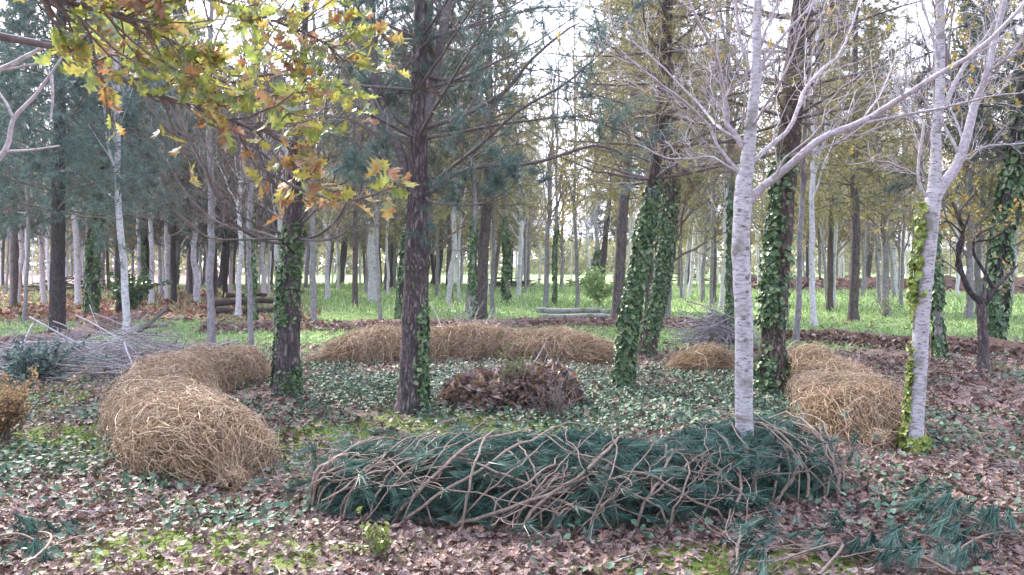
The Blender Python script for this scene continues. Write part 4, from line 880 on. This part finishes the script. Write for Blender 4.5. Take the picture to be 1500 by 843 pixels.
# brown leaf heap in the middle
def leaf_heap():
    r = np.random.default_rng(310); f, L = heap_surface([(-.75, 9.25), (-.3, 9.2), (.3, 9.2), (.72, 9.25)], .40, .43, r); O = np.array((0, 9.2, float(gz(0, 9.2))))
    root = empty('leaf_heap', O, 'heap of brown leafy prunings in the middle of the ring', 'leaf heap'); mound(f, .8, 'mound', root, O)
    n = 4200; u = r.random(n)*1.04-.02; th = r.random(n)*np.pi; C = f(u, th, 1.0); c = f(np.clip(u, 0, 1), th*0+np.pi/2, .3); C = c+(C-c)*(.85+.25*r.random((n, 1))); C[:, 2] = np.maximum(C[:, 2], gz(C[:, 0], C[:, 1])+.02)
    V, F, rn = leaves(C, rvec(n, r), rvec(n, r)+[0, 0, -.3], .12, OAK_LO, 1.1, r); o = mesh('leaves', V, F, M['dead_leaf'], root, rn, local=O); o['kind'] = 'stuff'
    n = 130; K = 7; u = r.random((n, 1)); th = r.random((n, 1))*np.pi; A = f(u, th, .9); s = np.linspace(0, 1, K)[None, :, None]; D = rvec(n, r)*.6+nrm(A[:, 0]-O)*.6+[0, 0, .1]
    P = A+D[:, None]*(.15+.3*r.random((n, 1, 1)))*s; P[..., 2] = np.maximum(P[..., 2], .02)
    V, F, rn = tubes(P, .005*(1-.6*s[..., 0])*np.ones((n, 1)), 4, 0, r); o = mesh('twigs', V, F, M['stick'], root, rn, local=O); o['kind'] = 'stuff'
leaf_heap()

# stick piles
def stick_pile(name, label, cx, cy, lx, ly, h, ang, n, rad, ln, mat, seed, spread=.25, tv=.2, fan=None, cat='stick pile', stick='stick', group=None):
    r = np.random.default_rng(seed); O = np.array((cx, cy, float(gz(cx, cy)))); root = empty(name, O, label, cat, group); K = 9; s = np.linspace(-.5, .5, K)
    allP = []
    for q in range(n):
        px_, py_ = r.uniform(-1, 1), r.uniform(-1, 1); c = np.array((cx+px_*lx, cy+py_*ly, 0)); top = h*max(.05, 1-px_**2*.7-py_**2*.5); c[2] = float(gz(c[0], c[1]))+.02+top*r.random()
        a = ang+r.normal()*spread; l = ln*(.35+.8*r.random()); t = r.normal()*tv
        if fan: a = ang+(r.random()-.5)*fan*.6; t = .15+.5*r.random()
        d_ = np.array((math.cos(a)*math.cos(t), math.sin(a)*math.cos(t), math.sin(t))); b = r.normal(size=3)*.12*l; b[2] = -abs(b[2])*.3
        if fan: P = c+d_*l*(s[:, None]+.5)+b*(s[:, None]+.5)**2
        else: P = c+d_*l*s[:, None]+b*(s[:, None]*2)**2*.5
        P += np.cumsum(r.normal(size=P.shape)*.008, 0); P[:, 2] = np.maximum(P[:, 2], gz(P[:, 0], P[:, 1])+.01); R = rad*(.4+1.2*r.random()**2)*(1-.5*(s+.5))
        mb = MB(); mb.add(*tubes(P[None], R[None], 5, .05, r))
        G, Rg = grow(P[None], R[None], 3, .3, .95, .35, .6, .0, .3, 6, .55, .03, .7, 0, r); G[..., 2] = np.maximum(G[..., 2], .02); mb.add(*tubes(G, np.maximum(Rg, .0025), 3, 0, r))
        allP.append(mb)
    for mb in allP[:90]: mb.build(stick, M[mat], root, True, O)
    if len(allP) > 90:
        big = MB(); 
        for mb in allP[90:]:
            off = 0
            for Vv, Rr, Ff in zip(mb.V, mb.R, mb.F): big.V.append(Vv); big.R.append(Rr)
            for Ff in mb.F: big.F.append(Ff+big.n)
            big.n += mb.n
        o = big.build('small_sticks', M[mat], root, True, O); o['kind'] = 'stuff'
stick_pile('stick_pile', 'wide low pile of grey bare branches at the left in front of the dark pine', -6.6, 12.4, 1.8, 1.3, .5, .12, 300, .011, 1.8, 'stick', 320, .6, .28)
stick_pile('stick_pile', 'pile of bare grey brushwood right of the leaning ivy pair', 4.05, 15.9, .5, .5, .75, .5, 230, .010, 1.2, 'stick', 321, 1.1, .45)
stick_pile('stick_pile', 'sparse fan of bare twigs spread at the foot of the thick reddish pine', -1.0, 15.6, .3, .2, .1, 1.2, 46, .007, 1.5, 'stick', 322, fan=3.2)
for (px, py, lx, h, lab, sd) in ((742, 425, 1.6, 1.0, 'far dark brush pile behind the white forked trunk', 323), (861, 423, .8, .7, 'small far reddish brush pile left of the green shrub', 324),
                             (98, 428, 2.0, .9, 'far brush pile left among the trunks behind the dark pine', 325), (1005, 412, 2.5, .9, 'far brush pile between the leaning ivy pair and the tall birch', 326), (1230, 412, 2.2, .8, 'far brush pile beyond the two close pale trunks', 327)):
    x, y = gp(px, py); stick_pile('brush_pile', lab, x, y, lx, .6, h, .3, 60, .035, 2.2, 'log_dark', sd, .6, cat='brush pile')

def log(label, a, b_, rad, mat, z=0, group=None):
    A = np.array((*a, float(gz(*a))+rad+z)); B = np.array((*b_, float(gz(*b_))+rad+z)); O = (A+B)/2; root = empty('log', O, label, 'log', group); K = 14
    s = np.linspace(0, 1, K)[:, None]; P = A+(B-A)*s; P[:, 2] += .015*np.sin(s[:, 0]*7+rad*99); V, F, rn = tubes(P[None], rad*(1-.25*s[:, 0])[None], 14, .05)
    mesh('bark', V, F, M[mat], root, smooth=True, local=O)
    for e, k in ((0, -1), (K-1, 1)):
        ring = V.reshape(K, 14, 3)[e]; d_ = nrm(B-A)*k*.004; c = ring.mean(0)+d_; VV = np.vstack([ring+d_, c]); FF = np.array([[j, (j+1) % 14, 14] for j in range(14)]); mesh('cut_end', VV, [FF], M['cut'], root, local=O)
for k, (pa, pb, wd, z, lab) in enumerate((((790, 467), (893, 468), .09, 0, 'pale mossy log lying in front, lowest of the pale logs behind the long heap'), ((786, 463), (880, 464), .085, .10, 'pale log resting on top of the other pale logs'), ((793, 461), (905, 462), .10, 0, 'pale log at the back of the pale log group'),)):
    log(lab, gp(*pa), gp(*pb), wd, 'log', z, 'pale logs behind the long tan heap')
for k, (pa, pb, wd, z, lab) in enumerate((((318, 463), (355, 463), .12, 0, 'dark log lowest at the left of the dark log stack'), ((352, 464), (400, 461), .12, 0, 'dark log lowest at the right of the dark log stack'), ((312, 459), (372, 458), .11, .2, 'dark log in the middle of the dark log stack'), ((350, 456), (408, 454), .11, .22, 'dark log higher on the right of the dark log stack'), ((330, 453), (390, 451), .09, .42, 'dark log on top of the dark log stack'))):
    log(lab, gp(*pa), gp(*pb), wd, 'log_dark', z, 'dark logs stacked at the left')
for (pa, pb, wd, z, lab) in (((190, 497), (232, 492), .05, 0, 'brown weathered log lying at the right end of the stick pile'), ((196, 494), (243, 486), .045, .12, 'brown thin log lying over the weathered one')):
    log(lab, gp(*pa), gp(*pb), wd, 'limb_bark', z, 'weathered logs at the end of the stick pile')
x, y = gp(200, 494); P = np.array([[(x, y, .1), (x+.3, y, .32), (x+.55, y, .52), (x+.68, y+.02, .66)]]); V, F, rn = tubes(P, np.array([[.06, .055, .05, .045]]), 8, .06)
tag(mesh('broken_limb', V, F, M['limb_bark'], None, rn), 'broken brown limb poking up to the right out of the stick pile', 'branch')

# loose cut pine boughs on the ground
def bough(label, pts, seed, tips, rad=.009, group='loose pine boughs on the ground', nsh=9, nn=46, bow=.05):
    r = np.random.default_rng(seed); P = curve([(*gp(*p), 0) for p in pts], 14); P[:, 2] = gz(P[:, 0], P[:, 1])+.03+bow*np.sin(np.linspace(0, 3.1, 14)); O = P[0].copy()
    root = empty('pine_bough', O, label, 'branch', group); R = np.linspace(rad, rad*.5, 14); T2, R2 = grow(P[None], R[None], nsh, .15, .95, .42, .7, .02, .5, 9, .65, .02, .6, 0, r)
    T2[..., 2] = np.clip(T2[..., 2]*.5, gz(T2[..., 0], T2[..., 1])+.02, .22); T3, R3 = grow(T2, R2, 2, .3, .9, .5, .6, 0, .5, 6, .7, .02, .6, 0, r); T3[..., 2] = np.clip(T3[..., 2]*.6, gz(T3[..., 0], T3[..., 1])+.02, .2)
    V, F, _ = tubes(P[None], R[None], 7, .05, r); mesh('stem', V, F, M['branch_skin'], root, smooth=True, local=O)
    mb = MB(); mb.add(*tubes(T2, np.maximum(R2, .003), 5, 0, r)); mb.add(*tubes(T3, np.maximum(R3, .0025), 4, 0, r)); mb.build('shoots', M['branch_skin'], root, True, O)
    Q = np.concatenate([T3[:, -1], T2[:, -1], T2[:, -3]]); D = nrm(np.concatenate([T3[:, -1]-T3[:, -3], T2[:, -1]-T2[:, -3], T2[:, -1]-T2[:, -3]])+[0, 0, -.1])
    k = r.random(len(Q)) < tips; V, F, rn = needles(Q[k], D[k], nn, .16, .0048, .42, .06, r); V[:, 2] = np.maximum(V[:, 2], gz(V[:, 0], V[:, 1])+.012); mesh('needles', V, F, M['needle_heap'], root, rn, local=O)
bough('bare-stemmed pine bough at the bottom right below the heap', [(1080, 838), (1082, 800), (1100, 775), (1130, 755)], 401, .5)
bough('thin pine bough lying along the bottom right among the leaves', [(1200, 838), (1235, 805), (1190, 812), (1120, 825)], 402, .6)
bough('pine bough with drooping green tips at the right edge', [(1500, 790), (1440, 775), (1390, 752), (1370, 735)], 403, 1.)
bough('full green pine bough in the bottom right corner', [(1560, 800), (1490, 790), (1430, 800), (1380, 825)], 404, 1.)
bough('green pine bough stretching in from the right edge', [(1580, 740), (1500, 760), (1450, 762), (1400, 765)], 405, 1.)
bough('small green pine bough near the bottom right', [(1400, 840), (1350, 825), (1300, 815), (1260, 800)], 406, .9)
bough('green pine bough with a pale bare stem in the bottom left corner', [(-60, 810), (-10, 800), (30, 795), (60, 800)], 407, 1., nsh=8)
bough('curled bare stem beside the bottom left green bough', [(30, 842), (70, 815), (72, 795), (40, 780)], 408, .15, nsh=4)

# shrubs and weeds
def shrub(label, px, py, h, wd, n, mat, seed, lf=.07, stems=14, name='shrub', cat='shrub'):
    r = np.random.default_rng(seed); x, y = gp(px, py); O = np.array((x, y, float(gz(x, y)))); root = empty(name, O, label, cat); K = 8; s = np.linspace(0, 1, K)[None, :, None]
    D = np.stack([r.normal(size=stems)*wd/h*.6, r.normal(size=stems)*wd/h*.6, np.ones(stems)], -1); P = O+D[:, None]*h*(.6+.4*r.random((stems, 1, 1)))*s+r.normal(size=(stems, 1, 3))*[.04, .04, 0]+np.cumsum(r.normal(size=(stems, K, 3))*.015*h, 1)
    T2, R2 = grow(P, .006*np.ones((stems, K)), 5, .2, 1, .4, .7, .1, .3, 5, .7, rg=r); mb = MB(); mb.add(*tubes(P, .007*(1-.5*s[..., 0])*np.ones((stems, 1)), 4, 0, r)); mb.add(*tubes(T2, np.maximum(R2, .003), 3, 0, r)); mb.build('stems', M['twig'], root, local=O)
    if n:
        C, Dd = along(T2, n, .1, r); m = len(C); V, F, rn = leaves(C+r.normal(size=C.shape)*.03*h, rvec(m, r)+[0, 0, .5], rvec(m, r), lf, OVAL, .4, r); mesh('leaves', V, F, M[mat], root, rn, local=O)
shrub('green bush on the red leaf carpet at the left', 193, 458, 1.1, .9, 22, 'ivy', 501, .14, 20)
shrub('pale green shrub behind the pale logs', 878, 450, 1.2, .8, 16, 'grass', 502, .13, 18)
shrub('tiny leafy green seedling on the ground at the bottom centre', 560, 822, .16, .12, 5, 'ivy_yellow', 503, .035, 8, 'seedling', 'plant')
shrub('thin bare weed clump in the right clearing', 1295, 468, .7, .5, 2, 'grass', 504, .05, 18, 'weed_clump', 'plant')
shrub('bare twiggy seedling on the right side of the leaf heap', 818, 612, .35, .25, 0, 'ivy', 505, .03, 14, 'seedling', 'plant')
shrub('dry feathery tan clump at the left edge', -5, 645, .5, .28, 40, 'sprig', 506, .03, 26, 'dry_clump', 'plant')
shrub('green leafy clump on top of the brown leaf heap', 745, 598, .6, .15, 6, 'moss', 507, .035, 10, 'leafy_sprout', 'plant')
shrub('blue-green low clump in front of the stick pile at the left', 40, 556, .45, .5, 26, 'needle_blue', 508, .05, 22, 'low_bush', 'plant')

# distant parked car seen through the trunks at the right
def car():
    x0, y0 = (1436-750)/FPX*88, 88.; root = empty('parked_car', (x0, y0, 0), 'white car parked far off beyond the leaf bank, seen left of the leaning dark pine', 'car')
    cm, n, b = newmat('white_paint'); b.inputs['Base Color'].default_value = (.8, .8, .82, 1); b.inputs['Roughness'].default_value = .3
    gm_, n, b = newmat('car_glass'); b.inputs['Base Color'].default_value = (.03, .035, .04, 1); b.inputs['Roughness'].default_value = .1
    tm, n, b = newmat('tyre_rubber'); b.inputs['Base Color'].default_value = (.02, .02, .02, 1)
    def prism(name, prof, w0, mat, w1=None):
        p = np.array(prof); k = len(p); w1 = w1 or w0; V = np.vstack([np.stack([p[:, 0], np.full(k, s*w0), p[:, 1]], -1) for s in (-1, 1)])
        me = bpy.data.meshes.new(name); me.from_pydata([tuple(v) for v in V], [], [list(range(k))[::-1], list(range(k, 2*k))]+[[j, (j+1) % k, k+(j+1) % k, k+j] for j in range(k)]); me.materials.append(mat)
        o = bpy.data.objects.new(name, me); sc.collection.objects.link(o); o.parent = root; return o
    prism('body', [(-2.1, .35), (2.1, .35), (2.15, .7), (1.9, .85), (1.0, .95), (.4, 1.42), (-1.1, 1.45), (-1.8, 1.0), (-2.1, .9)], .85, cm)
    prism('side_window', [(.85, .97), (.35, 1.36), (-1.05, 1.38), (-1.55, 1.0)], .856, gm_)
    for wx in (-1.3, 1.3):
        for sy in (-.8, .8):
            a = np.linspace(0, 2*np.pi, 16, endpoint=False); o = prism('wheel', np.stack([.33*np.cos(a), .33*np.sin(a)], -1), .1, tm); o.location = (wx, sy, .33)
car()

# air between the trees
hm = bpy.data.materials.new('haze_air'); hm.use_nodes = True; hn = hm.node_tree; hn.nodes.clear(); ho = hn.nodes.new('ShaderNodeOutputMaterial'); hv = hn.nodes.new('ShaderNodeVolumePrincipled')
hv.inputs['Color'].default_value = (.93, .94, 1, 1); hv.inputs['Density'].default_value = .0005; hv.inputs['Anisotropy'].default_value = .3; hn.links.new(hv.outputs[0], ho.inputs['Volume'])
hx, hy0, hy1, hz0, hz1 = 700, -500, 900, -2, 26
tag(mesh('haze', [(sx*hx, y_, z_) for z_ in (hz0, hz1) for y_ in (hy0, hy1) for sx in (-1, 1)], [np.array([[0, 2, 3, 1], [4, 5, 7, 6], [0, 1, 5, 4], [2, 6, 7, 3], [0, 4, 6, 2], [1, 3, 7, 5]])], hm), kind='stuff')

# far wood: one mass beyond the clearing
r = np.random.default_rng(600); n = 46000
a = r.uniform(-.75, .75, n); dd = r.uniform(125, 170, n); x = np.tan(a*.95)*dd; ht = 3+11*vn(a*20, 0*a, 1, 61)*(.35+.65*sst(.0, .16, np.abs(np.tan(a*.95)-.07))); z = r.random(n)**.9*ht
keep = (vn(x, z*1.6+dd*.3, 3.0, 62) > .42); C = np.stack([x, dd, z], -1)[keep]; n = len(C)
V, F, rn = leaves(C, rvec(n, r), rvec(n, r), 1.1, OVAL, .3, r); tag(mesh('far_wood', V, F, M['needle_olive'], None, rn), 'hazy far wood closing the view beyond the clearing', 'woodland', kind='stuff')

# ------------------------------------------------------------------ overhanging oak at the upper left
def oak():
    r = np.random.default_rng(700); O = np.array((-2.9, 2.2, 0.)); root = empty('oak_tree', O, 'oak with green, yellow and rust lobed leaves hanging into the upper left corner', 'tree')
    K = 40; z = np.linspace(0, 1, K); P = np.stack([O[0]+.1*z, O[1]+.1*z, z*5], -1); V, F = trunk_mesh(P, .14*(1-.4*z), 18, 7); mesh('trunk', V, F, M['grey_far'], root, smooth=True, local=O)
    B = [([(-620, 60, 2.2), (-300, -30, 2.2), (-60, 40, 2.3), (60, 65, 2.35), (127, 83, 2.4), (200, 128, 2.4), (270, 152, 2.4), (347, 180, 2.4), (385, 191, 2.4), (425, 165, 2.4)], .014),
         ([(347, 185, 2.4), (370, 235, 2.4), (410, 262, 2.35), (460, 285, 2.3), (520, 292, 2.3), (575, 275, 2.3)], .006),
         ([(-620, 0, 2.2), (-300, -120, 2.0), (-60, -60, 1.9), (60, -10, 1.9), (160, 20, 2.0), (250, 40, 2.1)], .013),
         ([(60, 60, 2.35), (160, 75, 2.5), (260, 88, 2.7), (330, 120, 2.7), (380, 112, 2.7), (440, 100, 2.7)], .006),
         ([(-60, -60, 1.9), (150, -50, 2.4), (300, -5, 2.6), (400, 30, 2.7), (470, 60, 2.7), (505, 90, 2.7)], .008),
         ([(270, 152, 2.4), (330, 150, 2.5), (400, 140, 2.6), (450, 135, 2.6)], .005),
         ([(160, 20, 2.), (250, 60, 2.3), (310, 110, 2.4)], .005),
         ([(385, 191, 2.4), (420, 215, 2.5), (440, 250, 2.5), (455, 275, 2.5)], .004)]
    Cs = []; Ds = []; tw = MB()
    for k, (pts, r0) in enumerate(B):
        P_, R_ = limb_from(pts, r0, .003, 2.4, 26); V, F, rn = tubes(P_, R_, 7, .05, r); mesh('bough', V, F, M['limb_bark'], root, smooth=True, local=O)
        m = (34, 10, 60, 26, 52, 10, 22, 8)[k]; t0 = (.40, .3, .45, .1, .3, .2, .1, .2)[k]
        T, Rt = grow(P_, R_, m, t0, 1, .1, .9, .1, .5, 6, .6, .03, .5, 0, r); T = T if k not in (0, 2, 4) else T
        tw.add(*tubes(T, np.maximum(Rt, .0013), 4, 0, r)); C, D = along(T, 3 if k != 7 else 3, .5, r); C2 = T[:, -1]; D2 = nrm(T[:, -1]-T[:, -2]); Cs += [C, C2]; Ds += [D, D2]
    tw.build('twigs', M['twig'], root, local=O)
    C = np.concatenate(Cs); D = np.concatenate(Ds); n = len(C); D = nrm(D+r.normal(size=(n, 3))*.6+[.2, 0, -.45]); C = C+D*.045
    px = 750+C[:, 0]/C[:, 1]*FPX; py = HY-(C[:, 2]-H)/C[:, 1]*FPX
    low = np.clip((py-120)/150, 0, 1); rn = r.random(n); warm = r.random(n) < low*.65+.12; rn = np.where(warm, np.array([.55, .75, .85, .95, .35])[r.integers(0, 5, n)], rn*.5+.0)
    rn = np.where(r.random(n) < .14, np.array([.55, .65, .85, .95])[r.integers(0, 4, n)], rn)
    V, F, rr = leaves(C, rvec(n, r)*.7+[0, -.35, .6], D, .066, OAK, .9, r, rn); mesh('leaves', V, F, M['oak_leaf'], root, rr, local=O)
oak()
def pale_off():
    r = np.random.default_rng(710); O = np.array((-3.7, 3.1, 0.)); root = empty('pale_tree', O, 'pale bare tree off the left edge whose white forked branches reach into view', 'tree')
    K = 40; z = np.linspace(0, 1, K); P = np.stack([O[0]+.05*z, O[1]+0*z, z*5], -1); V, F = trunk_mesh(P, .09*(1-.4*z), 16, 8); mesh('trunk', V, F, M['birch_bark'], root, smooth=True, local=O)
    for pts, r0 in (([(-650, 420, 3.1), (-250, 330, 3.0), (-60, 270, 3.), (5, 225, 3.), (20, 175, 3.), (50, 142, 3.), (72, 112, 3.), (95, 78, 3.)], .013),
                    ([(20, 175, 3.), (8, 150, 3.), (-20, 110, 3.)], .006), ([(8, 222, 3.), (45, 220, 3.), (88, 214, 3.)], .005), ([(-650, 300, 3.1), (-200, 150, 3.), (-20, 108, 3.), (40, 82, 3.), (75, 65, 3.), (110, 68, 3.05)], .013),
                    ([(-30, 105, 3), (20, 100, 3.), (80, 88, 3.)], .007), ([(75, 110, 3.), (77, 145, 3.), (74, 178, 3.)], .007)):
        P_, R_ = limb_from(pts, r0, .003, 3., 24); V, F, rn = tubes(P_, R_, 7, .06, r); mesh('limb', V, F, M['birch_limb'], root, smooth=True, local=O)
pale_off()
